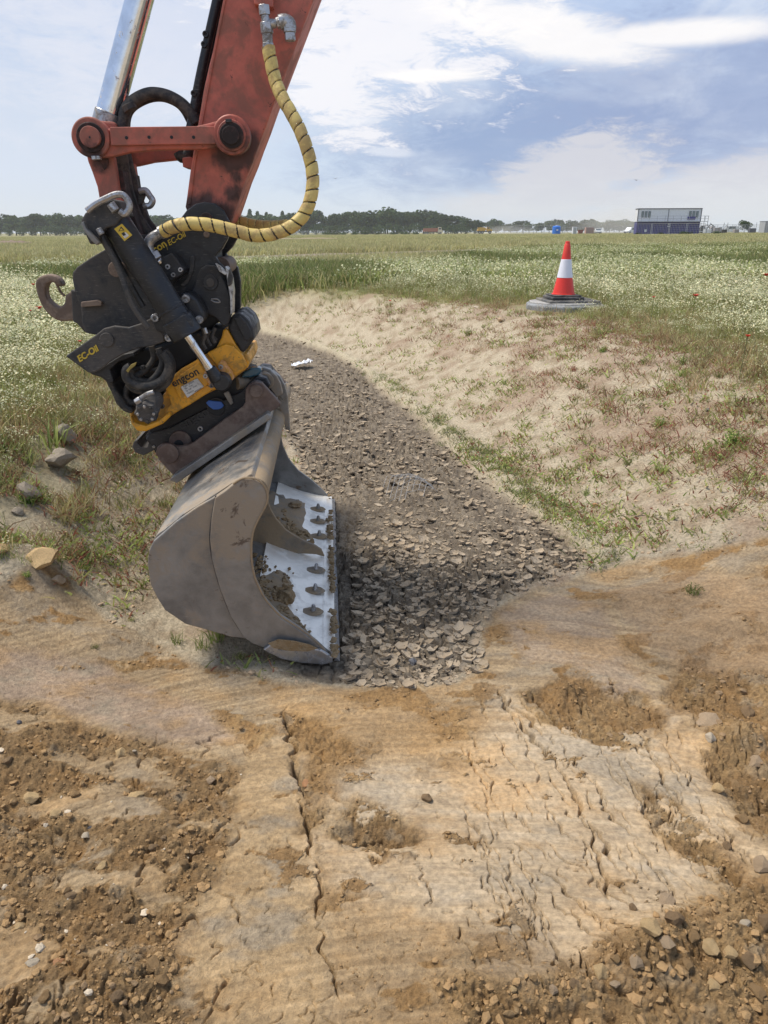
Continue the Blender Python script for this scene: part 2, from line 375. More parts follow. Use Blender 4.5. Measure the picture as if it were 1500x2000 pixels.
for i in range(60):
    px = rnd.uniform(0, 480); py = rnd.uniform(1380, 1990)
    L = rnd.uniform(20, 70); a = R(rnd.uniform(0, 180))
    crack_path((px, py), (px + math.cos(a) * L, py + math.sin(a) * L), rnd.uniform(4, 8) / 1000, rnd.uniform(10, 22) / 1000, 0.5)
disp -= CR * np.clip(0.25 + clay, 0, 1)
fade = sstep(17.0, 12.0, Y)
GZ[i0:i1] += disp * fade
YF = GY[i1 - 2:]; XF = GX[i1 - 2:]

# ---- the soil's own colours
def C3(r, g, b): return np.array([r, g, b], np.float32)
def cmix(a, b, f): return a + (b - a) * f[..., None]
Cc = np.zeros((NR, NC, 3), np.float32); Wet = np.zeros((NR, NC), np.float32)
fa = fbm(GX * 0.9, GY * 0.9, 4, 81); fb = fbm(GX * 6, GY * 6, 4, 82)
base_c = cmix(np.broadcast_to(C3(.50, .42, .30), Cc.shape), np.broadcast_to(C3(.37, .29, .195), Cc.shape), sstep(-.1, .35, fb + 0.3 * fa))
# under the meadow the earth is darker and greener
veg = np.ones_like(GX, dtype=np.float32); _M = wpoly([(-900, 470), (-900, 1010), (-200, 1000), (0, 985), (70, 955), (110, 915), (190, 905), (262, 880), (290, 840), (300, 790), (330, 740), (380, 690), (430, 640), (455, 600), (560, 584), (700, 590), (800, 592), (900, 598), (1000, 606), (1060, 622), (1180, 628), (1250, 655), (1330, 680), (1400, 705), (1440, 740), (1500, 775), (1700, 830), (2300, 1000), (2300, 470)])
veg[:i1] = sstep(.25, -.6, sdf(_M, GX[:i1], GY[:i1]) + .3 * fa[:i1] + .15 * fb[:i1])
far_c = cmix(np.broadcast_to(C3(.24, .22, .10), Cc.shape), np.broadcast_to(C3(.36, .33, .17), Cc.shape), sstep(-.2, .3, fa))
Cc[:] = cmix(base_c, far_c, veg)
bare = sstep(0.05, -0.05, np.abs(GY - 36 - 1.1 * GX + 2 * fa) / 6.5 - 1 + fb * .5) * sstep(6, -8, GX - 0.2 * GY)
Cc[:] = cmix(Cc, np.broadcast_to(C3(.25, .20, .155), Cc.shape), bare * 0.9)
xx = Cc[i0:i1]
redw = sstep(0.0, 0.25, fbm(X * 1.9, Y * 1.5, 4, 91) + 0.12 * (X - 1.0)) * (1 - mud) * (1 - clay)
xx[:] = cmix(xx, np.broadcast_to(C3(.30, .19, .13), xx.shape), redw * 0.45)
xx[:] = cmix(xx, np.broadcast_to(C3(.50, .43, .30), xx.shape), np.clip(berm * 1.1, 0, 1) * (1 - mud))
cl_o = cmix(np.broadcast_to(C3(.33, .195, .080), xx.shape), np.broadcast_to(C3(.44, .285, .13), xx.shape), sstep(-.3, .4, f_sm + nz))
zs = sstep(.16, -.16, sdf(ZW['smooth'], w2x, w2y) + .12 * nz)
cl_s = cmix(np.broadcast_to(C3(.31, .222, .130), xx.shape), np.broadcast_to(C3(.49, .36, .215), xx.shape), sstep(-.35, .35, stre + stre2 * .9))
cl_s = cmix(cl_s, np.broadcast_to(C3(.42, .34, .24), xx.shape), zs * sstep(0.0, .3, stre2 + nz) * 0.7)
cl_s = cmix(cl_s, np.broadcast_to(C3(.45, .34, .22), xx.shape), zs * .45)
cl_s = cmix(cl_s, np.broadcast_to(C3(.47, .31, .15), xx.shape), Z['strip'] * 0.55)
cl_s = cmix(cl_s, np.broadcast_to(C3(.37, .27, .20), xx.shape), Z['smooth3'] * 0.7 + Z['smooth2'] * .5)
blot = fbm(X * 2.3 + 1, Y * 3.6, 5, 97, .62)
cl_s = cmix(cl_s, np.broadcast_to(C3(.33, .27, .195), xx.shape), sstep(.05, .28, blot) * .75)
cl_s = cmix(cl_s, np.broadcast_to(C3(.44, .27, .12), xx.shape), sstep(.0, .3, -blot) * .6)
cl = cmix(cl_o, cl_s, skin)
cl = cmix(cl, np.broadcast_to(C3(.20, .13, .065), xx.shape), np.clip(rubble * .60 + torn_sel * (1 - skin) * .45, 0, 1) * sstep(-.4, .2, f_sm + .2))
cl = cmix(cl, np.broadcast_to(C3(.36, .235, .13), xx.shape), Z['sienna'] * 0.6)
cl = cmix(cl, np.broadcast_to(C3(.40, .24, .10), xx.shape), np.clip(Z['oreng'] + Z['low'] * .6, 0, 1) * 0.55)
cl = cmix(cl, np.broadcast_to(C3(.42, .33, .22), xx.shape), sstep(.2, .4, fbm(X * 7, Y * 7, 4, 96)) * .5 * (1 - skin))
cl = cl * (1 + .42 * np.clip(fbm(X * 1.7 + 8, Y * 2.6, 5, 98, .62), -.5, .5) + .22 * np.clip(fbm(X * 9, Y * 13, 4, 99, .65), -.5, .5))[..., None]
xx[:] = cmix(xx, cl, clay)
mc = cmix(np.broadcast_to(C3(.15, .118, .085), xx.shape), np.broadcast_to(C3(.27, .22, .16), xx.shape), sstep(-.35, .4, f_sm + f_fine * .6))
xx[:] = cmix(xx, mc, mud)
Wet[i0:i1] = clay * skin * (0.35 + 0.65 * Z['smooth'])
Cc = np.clip(Cc, 0.02, 0.8)

def gz(x, y):
    """height of the finished ground sheet"""
    r = np.clip(np.searchsorted(YR, y) - 1, 0, NR - 2); 
    ty = (y - YR[r]) / (YR[r + 1] - YR[r])
    D = DY(YR[r]) * (1 - ty) + DY(YR[r + 1]) * ty; u = x / D
    c = np.clip(np.searchsorted(U, u) - 1, 0, NC - 2); tx = np.clip((u - U[c]) / (U[c + 1] - U[c]), 0, 1)
    return (GZ[r, c] * (1 - tx) + GZ[r, c + 1] * tx) * (1 - ty) + (GZ[r + 1, c] * (1 - tx) + GZ[r + 1, c + 1] * tx) * ty
def on(px, py):
    q = hit(px, py); return Vector((q.x, q.y, float(gz(q.x, q.y))))
def grid_of(arr, x, y):
    r = int(np.clip(np.searchsorted(YR, y) - i0, 0, arr.shape[0] - 1)); u = x / DY(np.array(y)); c = int(np.clip(np.searchsorted(U, u), 0, NC - 1))
    return float(arr[r, c])

def mesh_np(name, V, F, mat=None, smooth=True, fsize=4):
    me = bpy.data.meshes.new(name)
    V = np.asarray(V, np.float32).reshape(-1, 3); F = np.asarray(F, np.int32).reshape(-1, fsize)
    me.vertices.add(len(V)); me.vertices.foreach_set('co', V.ravel())
    me.loops.add(F.size); me.loops.foreach_set('vertex_index', F.ravel())
    me.polygons.add(len(F)); me.polygons.foreach_set('loop_start', np.arange(0, F.size, fsize, dtype=np.int32))
    me.polygons.foreach_set('loop_total', np.full(len(F), fsize, np.int32))
    me.polygons.foreach_set('use_smooth', np.full(len(F), smooth, bool))
    me.update(calc_edges=True)
    if mat: me.materials.append(mat)
    return me
def vcol(me, name, cols):
    at = me.color_attributes.new(name, 'FLOAT_COLOR', 'POINT')
    a = np.ones((len(cols), 4), np.float32); a[:, :3] = cols; at.data.foreach_set('color', a.ravel())
def vfloat(me, name, vals):
    at = me.attributes.new(name, 'FLOAT', 'POINT'); at.data.foreach_set('value', np.asarray(vals, np.float32).ravel())

idx = np.arange(NR * NC).reshape(NR, NC)
F = np.stack([idx[:-1, :-1], idx[:-1, 1:], idx[1:, 1:], idx[1:, :-1]], -1)
gm = bpy.data.materials.new('soil'); gm.use_nodes = True
g = NT(gm.node_tree); g.n.clear()
gp = g.node('ShaderNodeBsdfPrincipled'); go = g.node('ShaderNodeOutputMaterial'); g.l.new(gp.outputs[0], go.inputs[0])
ca = g.node('ShaderNodeAttribute', attribute_name='soil_colour').outputs['Color']
wa = g.node('ShaderNodeAttribute', attribute_name='slick').outputs['Fac']
pos = g.node('ShaderNodeNewGeometry').outputs['Position']
na = g.noise(pos, 60, 10, 0.72); nb = g.noise(pos, 210, 5, 0.7); nc = g.noise(g.scale(pos, 4.5, 48, 48), 3, 7, 0.68, 1.6)
nd_ = g.noise(pos, 14, 6, 0.6)
k = g.ramp(na, 0.30, 0.70, 0.66, 1.28)
c = g.mix(1.0, ca, g.mix(0.0, k, k), 'MULTIPLY')
c = g.mix(g.math('MULTIPLY', g.ramp(nb, 0.60, 0.72), 0.35), c, (0.46, 0.39, 0.28))
c = g.mix(g.math('MULTIPLY', g.ramp(nb, 0.40, 0.30), 0.45), c, (0.13, 0.10, 0.07))
c = g.mix(g.math('MULTIPLY', g.math('MULTIPLY', g.ramp(nc, 0.50, 0.66), wa), 0.42), c, (0.56, 0.43, 0.26))
c = g.mix(g.math('MULTIPLY', g.math('MULTIPLY', g.ramp(nc, 0.44, 0.34), wa), 0.36), c, (0.29, 0.215, 0.14))
c = g.mix(g.math('MULTIPLY', g.ramp(nd_, 0.58, 0.75), 0.22), c, (0.44, 0.36, 0.25))
g.l.new(c, gp.inputs['Base Color'])
g.l.new(g.ramp(wa, 0.0, 1.0, 0.95, 0.60), gp.inputs['Roughness'])
gp.inputs['Specular IOR Level'].default_value = 0.35
hgt = g.math('ADD', g.math('ADD', g.math('MULTIPLY', na, g.ramp(wa, 0, 1, 0.020, 0.003)), g.math('MULTIPLY', nb, g.ramp(wa, 0, 1, 0.0085, 0.0012))), g.math('MULTIPLY', g.math('MULTIPLY', nc, wa), 0.0035))
bp = g.node('ShaderNodeBump'); bp.inputs['Strength'].default_value = 0.9; bp.inputs['Distance'].default_value = 1.0
g.l.new(hgt, bp.inputs['Height']); g.l.new(bp.outputs[0], gp.inputs['Normal'])
gme = mesh_np('ground', np.stack([GX, GY, GZ], -1), F, gm)
vcol(gme, 'soil_colour', Cc.reshape(-1, 3)); vfloat(gme, 'slick', Wet)
ground = bpy.data.objects.new('ground', gme); col.objects.link(ground); ground['kind'] = 'structure'

# ------------------------------------------------------------------ materials
def mat(name, base, rough=0.6, metal=0.0, spec=0.5, dirt=None, dirt_amt=0.0, dirt_scale=6, var=0.12, var_scale=14, bump=0.002, bump_scale=60, scratch=0.0, coat=0.0, space='Object', rust=None, rust_amt=0.0):
    m = bpy.data.materials.new(name); m.use_nodes = True
    t = NT(m.node_tree); t.n.clear()
    p = t.node('ShaderNodeBsdfPrincipled'); o = t.node('ShaderNodeOutputMaterial'); t.l.new(p.outputs[0], o.inputs[0])
    v = t.node('ShaderNodeNewGeometry').outputs['Position'] if space == 'World' else t.node('ShaderNodeTexCoord').outputs['Object']
    n1 = t.noise(v, var_scale, 6, 0.62, 0.3); c = t.mix(1.0, (*base, 1), t.mix(0.0, t.ramp(n1, 0.3, 0.7, 1 - var, 1 + var), (1, 1, 1, 1)), 'MULTIPLY')
    rr = rough; mm = metal
    if dirt:
        n2 = t.noise(v, dirt_scale, 9, 0.66, 0.6); n3 = t.noise(v, dirt_scale * 7, 6, 0.6)
        f = t.math('MULTIPLY', t.ramp(t.math('ADD', n2, t.math('MULTIPLY', t.math('SUBTRACT', n3, 0.5), 0.35)), 0.62 - dirt_amt * 0.45, 0.72 - dirt_amt * 0.25), 0.92)
        c = t.mix(f, c, (*dirt, 1)); rr = t.math('ADD', t.math('MULTIPLY', f, 0.9 - rough), rough)
        mm = t.math('MULTIPLY', t.math('SUBTRACT', 1.0, f), metal)
    if rust:
        n4 = t.noise(v, dirt_scale * 2.3, 9, 0.72, 1.2)
        f2 = t.ramp(n4, 0.66 - rust_amt * 0.4, 0.70 - rust_amt * 0.3); c = t.mix(f2, c, (*rust, 1))
    if scratch:
        sv = t.scale(v, 9, 9, 90); n5 = t.noise(sv, 3.5, 6, 0.65, 0.6)
        c = t.mix(t.math('MULTIPLY', t.ramp(n5, 0.58, 0.72), scratch), c, (0.42, 0.38, 0.33, 1))
    t.put(p.inputs['Base Color'], c); t.put(p.inputs['Roughness'], rr); t.put(p.inputs['Metallic'], mm)
    p.inputs['Specular IOR Level'].default_value = spec
    if coat: p.inputs['Coat Weight'].default_value = coat
    if bump:
        b = t.node('ShaderNodeBump'); b.inputs['Distance'].default_value = 1.0; b.inputs['Strength'].default_value = 1.0
        t.l.new(t.math('MULTIPLY', t.noise(v, bump_scale, 6, 0.65), bump), b.inputs['Height']); t.l.new(b.outputs[0], p.inputs['Normal'])
    return m
DUST = (0.30, 0.235, 0.165)
M = dict(
 orange=mat('orange_paint', (.46, .115, .075), .50, dirt=(.28, .115, .085), dirt_amt=.40, dirt_scale=5, var=.16, bump=.0008, rust=(.035, .022, .018), rust_amt=.06),
 grease=mat('greasy_paint', (.10, .028, .020), .45, dirt=(.018, .015, .014), dirt_amt=.85, dirt_scale=9, bump=.0015),
 black=mat('black_paint', (.010, .011, .015), .40, dirt=(.040, .037, .035), dirt_amt=.32, dirt_scale=7, var=.3, bump=.0006, scratch=.28),
 blackd=mat('dusty_black_paint', (.020, .021, .024), .55, dirt=(.085, .075, .066), dirt_amt=.62, dirt_scale=6, var=.3, bump=.001, scratch=.45),
 black2=mat('bare_black', (.012, .012, .013), .6, var=.3, bump=.0008),
 rubber=mat('rubber', (.022, .021, .021), .62, dirt=(.10, .085, .07), dirt_amt=.40, dirt_scale=14, bump=.001),
 yellow=mat('yellow_paint', (.72, .33, .018), .38, dirt=(.36, .20, .05), dirt_amt=.34, dirt_scale=11, var=.10, bump=.0006, rust=(.09, .055, .03), rust_amt=.16),
 pink=mat('worn_primer', (.60, .30, .13), .5, dirt=(.50, .24, .03), dirt_amt=.4, dirt_scale=22, bump=.0006),
 steel=mat('worn_steel', (.42, .42, .43), .36, metal=.85, dirt=(.16, .14, .12), dirt_amt=.36, dirt_scale=26, bump=.0008),
 chrome=mat('chrome', (.72, .74, .78), .14, metal=1.0, dirt=(.42, .40, .38), dirt_amt=.10, dirt_scale=20, bump=.0001),
 bucket=mat('bucket_steel', (.22, .215, .205), .38, metal=.40, dirt=(.30, .235, .165), dirt_amt=.36, dirt_scale=2.4, var=.30, var_scale=6, bump=.0016, bump_scale=45, scratch=.35, rust=(.12, .085, .06), rust_amt=.16),
 bucket_in=mat('muddy_steel', (.22, .18, .135), .60, metal=.15, dirt=(.31, .225, .135), dirt_amt=.62, dirt_scale=6, var=.2, bump=.002, scratch=.3),
 brown=mat('rusty_plate', (.115, .075, .060), .58, metal=.25, dirt=(.19, .14, .11), dirt_amt=.42, dirt_scale=7, var=.25, bump=.0012, scratch=.16),
 hook=mat('rusty_hook', (.15, .105, .08), .55, metal=.4, dirt=(.26, .19, .14), dirt_amt=.5, dirt_scale=12, bump=.001),
 polish=mat('polished_steel', (.93, .88, .79), .42, metal=.45, dirt=(.80, .76, .68), dirt_amt=.30, dirt_scale=9, var=.05, bump=.0003),
 mudclay=mat('clinging_clay', (.27, .18, .09), .92, dirt=(.34, .25, .15), dirt_amt=.5, dirt_scale=20, bump=.008, bump_scale=120, spec=.2),
 hoseyel=mat('yellow_sleeve', (.62, .47, .15), .50, dirt=(.42, .29, .12), dirt_amt=.38, dirt_scale=16, var=.12, bump=.0006),
 blueplug=mat('blue_plastic', (.03, .12, .42), .4, bump=0),
 glassb=mat('blue_housing', (.03, .09, .13), .2, bump=0),
 label=mat('printed_label', (.62, .60, .57), .5, dirt=(.40, .38, .36), dirt_amt=.25, dirt_scale=60, bump=0),
 ink=mat('black_print', (.02, .02, .02), .6, bump=0),
 yprint=mat('yellow_print', (.58, .40, .04), .6, bump=0),
 yprintd=mat('faded_yellow_print', (.30, .22, .05), .7, bump=0),
 emboss=mat('cast_lettering', (.035, .034, .034), .55, bump=0),
 copper=mat('orange_steel', (.45, .10, .06), .5, bump=.0006),
)

def stains(m, spots, colr, wob=.9):
    """grease thrown round pins: ragged dark patches at fixed places on the paint"""
    t = NT(m.node_tree); p = [n for n in t.n if n.type == 'BSDF_PRINCIPLED'][0]; ps = t.node('ShaderNodeNewGeometry').outputs['Position']
    nn = t.math('ADD', t.math('MULTIPLY', t.math('SUBTRACT', t.noise(ps, 9, 9, .7, .8), .5), 1.8), t.math('MULTIPLY', t.math('SUBTRACT', t.noise(t.scale(ps, 1, 1, .25), 30, 6, .7), .5), 1.0)); f = None
    for c_, r_ in spots:
        vd = t.node('ShaderNodeVectorMath', operation='DISTANCE'); t.l.new(ps, vd.inputs[0]); vd.inputs[1].default_value = c_
        q = t.ramp(t.math('ADD', t.math('DIVIDE', vd.outputs['Value'], r_ * .85), t.math('MULTIPLY', nn, wob)), 1.25, .55); f = q if f is None else t.math('MAXIMUM', f, q)
    old = p.inputs['Base Color'].links[0].from_socket; t.l.new(t.mix(t.math('MULTIPLY', f, .86), old, (*colr, 1)), p.inputs['Base Color'])
# ------------------------------------------------------------------ the machine's frame: a horizontal axis running away from the camera, planes across it
_v = ray(638, 452); AX = Vector((_v.x, _v.y, 0)).normalized()
BX = Vector((AX.y, -AX.x, 0)); ZX = Vector((0, 0, 1))
def P(px, py, d):
    r_ = ray(px, py); return EYE + r_ * (d / r_.dot(AX))
def link(o, parent=None, kind=None):
    col.objects.link(o)
    if parent:
        o.parent = parent
        o.matrix_parent_inverse = Matrix.Identity(4)
        o.location = o.location - parent.location if False else o.location
    return o
def thing(name, label, cat, loc, group=None):
    o = bpy.data.objects.new(name, None); o.location = loc; o.empty_display_size = 0.1; col.objects.link(o)
    o['label'] = label; o['category'] = cat
    if group: o['group'] = group
    return o
def tag(o, label, cat, group=None):
    o['label'] = label; o['category'] = cat
    if group: o['group'] = group
    return o
def world_loc(o):
    v = Vector(o.location); p = o.parent
    while p: v += p.location; p = p.parent
    return v
def finish(name, bm, m, parent=None, bevel=0.0, smooth=False, label=None):
    me = bpy.data.meshes.new(name)
    if parent:
        off = world_loc(parent); bmesh.ops.translate(bm, verts=bm.verts, vec=-off)
    bmesh.ops.recalc_face_normals(bm, faces=bm.faces)
    if smooth:
        for f in bm.faces: f.smooth = True
    bm.to_mesh(me); bm.free(); me.materials.append(m)
    o = bpy.data.objects.new(name, me); col.objects.link(o)
    if parent: o.parent = parent
    if label: o['label'] = label
    if smooth:
        try: me.set_sharp_from_angle(angle=R(38))
        except Exception: pass
    if bevel:
        b = o.modifiers.new('bevel', 'BEVEL'); b.width = bevel; b.segments = 2; b.limit_method = 'ANGLE'; b.angle_limit = R(40)
    return o
def smooth_poly(pts, n=4, closed=True):
    """Catmull-Rom through the points"""
    out = []; k = len(pts)
    rng = range(k) if closed else range(k - 1)
    for i in rng:
        if closed: p0, p1, p2, p3 = [Vector(pts[(i + j - 1) % k]) for j in range(4)]
        else: p0, p1, p2, p3 = [Vector(pts[min(k - 1, max(0, i + j - 1))]) for j in range(4)]
        for s in range(n):
            t = s / n
            out.append(tuple(0.5 * ((2 * p1) + (-p0 + p2) * t + (2 * p0 - 5 * p1 + 4 * p2 - p3) * t * t + (-p0 + 3 * p1 - 3 * p2 + p3) * t ** 3)))
    if not closed: out.append(tuple(pts[-1]))
    return out
def plate(name, pts, d0, d1, m, parent, bevel=0.003, label=None, smooth_n=0, dref=None, holes=None):
    """outline traced on plane dref (default d0), extruded from d0 to d1"""
    if smooth_n: pts = smooth_poly(pts, smooth_n)
    dref = d0 if dref is None else dref
    bm = bmesh.new(); base = [P(x, y, dref) for x, y in pts]
    a = [bm.verts.new(p + AX * (d0 - dref)) for p in base]; b = [bm.verts.new(p + AX * (d1 - dref)) for p in base]
    bm.faces.new(a); bm.faces.new(list(reversed(b)))
    n = len(a)
    for i in range(n): bm.faces.new([a[i], b[i], b[(i + 1) % n], a[(i + 1) % n]])
    return finish(name, bm, m, parent, bevel, False, label)
def cyl_bm(bm, p0, p1, r0, r1=None, seg=28, cap=True):
    r1 = r0 if r1 is None else r1
    ax = (p1 - p0).normalized(); t = ax.orthogonal().normalized(); bt = ax.cross(t)
    A = [bm.verts.new(p0 + (t * math.cos(2 * math.pi * i / seg) + bt * math.sin(2 * math.pi * i / seg)) * r0) for i in range(seg)]
    B = [bm.verts.new(p1 + (t * math.cos(2 * math.pi * i / seg) + bt * math.sin(2 * math.pi * i / seg)) * r1) for i in range(seg)]
    for i in range(seg): bm.faces.new([A[i], A[(i + 1) % seg], B[(i + 1) % seg], B[i]])
    if cap: bm.faces.new(list(reversed(A))); bm.faces.new(B)
def cyl(name, p0, p1, r, m, parent, r1=None, seg=28, bevel=0.002, label=None):
    bm = bmesh.new(); cyl_bm(bm, p0, p1, r, r1, seg)
    return finish(name, bm, m, parent, bevel, True, label)
def disc(name, px, py, rpx, d0, d1, m, parent, seg=28, bevel=0.002, label=None):
    """round piece facing the camera side, radius in photo pixels at plane d0"""
    c = P(px, py, d0); r = (P(px + rpx, py, d0) - P(px - rpx, py, d0)).length / 2
    return cyl(name, c, c + AX * (d1 - d0), r, m, parent, None, seg, bevel, label)
def rpx(n, d): return n * d / FPX * 1.03
def catmull(pts, n=10):
    out = []
    k = len(pts)
    for i in range(k - 1):
        p0, p1, p2, p3 = pts[max(0, i - 1)], pts[i], pts[i + 1], pts[min(k - 1, i + 2)]
        for s in range(n):
            t = s / n
            out.append(0.5 * ((2 * p1) + (-p0 + p2) * t + (2 * p0 - 5 * p1 + 4 * p2 - p3) * t * t + (-p0 + 3 * p1 - 3 * p2 + p3) * t ** 3))
    out.append(pts[-1]); return out
def tube_bm(bm, path, rad, seg=12, radf=None, matf=None):
    n = len(path); tan = [(path[min(n - 1, i + 1)] - path[max(0, i - 1)]).normalized() for i in range(n)]
    nrm = tan[0].orthogonal().normalized(); rings = []; s = 0
    for i in range(n):
        nrm = (nrm - tan[i] * nrm.dot(tan[i])).normalized(); bt = tan[i].cross(nrm)
        if i: s += (path[i] - path[i - 1]).length
        ring = []
        for j in range(seg):
            th = 2 * math.pi * j / seg; r_ = rad if radf is None else radf(s, th)
            ring.append(bm.verts.new(path[i] + (nrm * math.cos(th) + bt * math.sin(th)) * r_))
        rings.append((ring, s))
    for i in range(n - 1):
        A, sa = rings[i]; B, _ = rings[i + 1]
        for j in range(seg):
            f = bm.faces.new([A[j], A[(j + 1) % seg], B[(j + 1) % seg], B[j]])
            if matf: f.material_index = matf(sa, 2 * math.pi * (j + .5) / seg)
    bm.faces.new(list(reversed(rings[0][0]))); bm.faces.new(rings[-1][0])
def tube(name, pts, rad, m, parent, seg=12, n=10, label=None, radf=None, matf=None, m2=None):
    bm = bmesh.new(); tube_bm(bm, catmull(pts, n), rad, seg, radf, matf)
    o = finish(name, bm, m, parent, 0, True, label)
    if m2: o.data.materials.append(m2)
    return o
def PP(lst, d): return [P(x, y, (q[0] if q else d)) for x, y, *q in lst]
def lettering(name, text, px, py, size_px, ang, d, m, parent, thick=0.0006, bold=0.0, align='LEFT', shear=0.0):
    cu = bpy.data.curves.new(name, 'FONT'); cu.body = text; cu.size = rpx(size_px, d); cu.extrude = thick; cu.offset = bold
    cu.align_x = align; cu.align_y = 'CENTER'; cu.shear = shear; cu.materials.append(m)
    tmp = bpy.data.objects.new(name, cu); me = bpy.data.meshes.new_from_object(tmp); bpy.data.objects.remove(tmp)
    o = bpy.data.objects.new(name, me); col.objects.link(o)
    # local x along BX, local y up, local z towards the camera
    Mx = Matrix((BX, ZX, -AX)).transposed().to_4x4() @ Matrix.Rotation(R(ang), 4, 'Z')
    Mx.translation = P(px, py, d) - (world_loc(parent) if parent else Vector())
    o.matrix_local = Mx
    if parent: o.parent = parent
    return o
def bolt(name, px, py, r, d, parent, m=None, depth=0.02, ring=None):
    """socket head bolt seen end on: ring, head and sunken hexagon"""
    bm = bmesh.new(); c = P(px, py, d); rr_ = rpx(r, d); seg = 18
    def ringv(rad, z, sides=seg): return [bm.verts.new(c + (BX * math.cos(2 * math.pi * i / sides) + ZX * math.sin(2 * math.pi * i / sides)) * rad + AX * z) for i in range(sides)]
    rings = [ringv(rr_, depth), ringv(rr_, .002), ringv(rr_ * .88, 0), ringv(rr_ * .5, 0), ringv(rr_ * .45, .009)]
    for a, b in zip(rings, rings[1:]):
        for i in range(seg): bm.faces.new([a[i], a[(i + 1) % seg], b[(i + 1) % seg], b[i]])
    bm.faces.new(rings[-1])
    return finish(name, bm, m or M['steel'], parent, 0, False)

stains(M['orange'], [(P(456,272,3.3), .11), (P(474,290,3.34), .10), (P(440,296,3.34), .08), (P(456,310,3.34), .07), (P(455,378,3.34), .055), (P(400,412,3.34), .085), (P(430,424,3.34), .09), (P(375,404,3.34), .06), (P(180,292,3.24), .055), (P(196,318,3.3), .045), (P(460,345,3.34), .04), (P(404,330,3.34), .02)], (.022, .018, .017))
# ================================================================== DIGGING BUCKET
DN, DF = 2.56, 4.46
root = P(640, 1284, DN); root.z = 0
bucket = thing('digging_bucket', 'wide grey steel ditching bucket resting tilted with its mouth towards the cracked mud', 'bucket', root)
side = [(654,1284),(632,1290),(554,1281),(517,1262),(477,1247),(449,1244),(409,1232),(362,1219),(322,1192),(308,1170),(294,1142),(288,1103),(291,1075),(300,1057),(319,1041),(344,1019),(384,991),(421,970),(440,957),(455,945),(474,934),(496,934),(510,942),(520,955),(523,973),(517,991),(505,1013),(497,1030),(493,1045),(491,1066),(492,1097),(499,1131),(517,1168),(530,1184),(548,1203),(589,1230),(620,1255),(636,1270)]
plate('side_plate', side, DN, DN + .022, M['bucket'], bucket, .004)
plate('side_plate', side, DF - .022, DF, M['bucket'], bucket, .004, dref=DN)
# wear strip welded on the near side plate
strip = [(421,970),(440,957),(455,945),(474,934),(496,934),(510,942),(520,955),(523,973),(517,991),(505,1013),(497,1030),(493,1045),(491,1066),(492,1097),(499,1131),(517,1168),(530,1184),(548,1203),(589,1230),(620,1255),(634,1270),(600,1276),(554,1272),(517,1262),(494,1254),(477,1242),(452,1202),(430,1146),(415,1091),(411,1050),(414,1010)]
plate('cheek_plate', strip, DN - .014, DN - .001, M['bucket'], bucket, .004, dref=DN)
tube('weld_bead', [P(x, y, DN - .002) for x, y in [(423,969),(415,1010),(411.5,1050),(416,1091),(431,1146),(453,1202),(478,1242)]], .0055, M['blackd'], bucket, 8, 8)
tube('worn_edge', [P(x, y, DN - .014) for x, y in [(455,945),(474,934),(496,934),(510,942),(520,955),(523,973),(517,991),(505,1013),(497,1030),(493,1045),(491,1066),(492,1097),(499,1131),(517,1168),(530,1184),(548,1203),(589,1230),(620,1255),(634,1270)]], .0042, M['bucket_in'], bucket, 6, 4)
plate('side_cutter', [(514,1262),(530,1250),(560,1245),(600,1255),(628,1262),(650,1276),(650,1287),(630,1291),(590,1288),(550,1280)], DN - .030, DN - .015, M['steel'], bucket, .006, dref=DN)
plate('side_clay', [(524,1248),(545,1240),(575,1243),(605,1250),(622,1258),(600,1264),(560,1262),(535,1257)], DN - .034, DN - .0305, M['mudclay'], bucket, .003, dref=DN)
# curved shell, wrapped through the section line, 16 mm thick
sec = smooth_poly([(560,1270),(474,1240),(409,1226),(362,1213),(326,1188),(302,1146),(296,1103),(306,1062),(324,1046)], 4, False) + [(360,1016),(421,978),(455,955),(484,944)]
def sheet(name, pts, d0, d1, m, parent, thick, dref, nseg=1):
    bm = bmesh.new(); base = [P(x, y, dref) for x, y in pts]; n = len(base); inner = []
    for i in range(n):
        t = (base[min(n - 1, i + 1)] - base[max(0, i - 1)]).normalized(); nn = t.cross(AX).normalized(); inner.append(base[i] + nn * thick)
    cols = []
    for k in range(nseg + 1):
        dd = d0 + (d1 - d0) * k / nseg
        cols.append([[bm.verts.new(p + AX * (dd - dref)) for p in base], [bm.verts.new(p + AX * (dd - dref)) for p in inner]])
    for k in range(nseg):
        (a, ai), (b, bi) = cols[k], cols[k + 1]
        for i in range(n - 1):
            bm.faces.new([a[i], a[i + 1], b[i + 1], b[i]]); bm.faces.new([ai[i + 1], ai[i], bi[i], bi[i + 1]])
        bm.faces.new([a[0], b[0], bi[0], ai[0]]); bm.faces.new([a[-1], ai[-1], bi[-1], b[-1]])
    for (a, ai) in (cols[0], cols[-1]):
        for i in range(n - 1): bm.faces.new([a[i], ai[i], ai[i + 1], a[i + 1]])
    return finish(name, bm, m, parent, 0, True)
sheet('shell', sec, DN + .023, DF - .023, M['bucket'], bucket, .016, DN)
# polished floor and the cutting lip
sheet('floor_plate', [(632,1281),(600,1276),(560,1268),(520,1256),(484,1243)], DN + .024, DF - .024, M['polish'], bucket, -.012, DN)
plate('cutting_lip', [(656,1286),(655,1281),(633,1275),(612,1276),(612,1281),(634,1290)], DN + .001, DF - .001, M['polish'], bucket, .003, dref=DN)
plate('cutting_edge', [(664,1290),(656,1282),(652,1290)], DN - .004, DF + .004, M['steel'], bucket, .001, dref=DN)
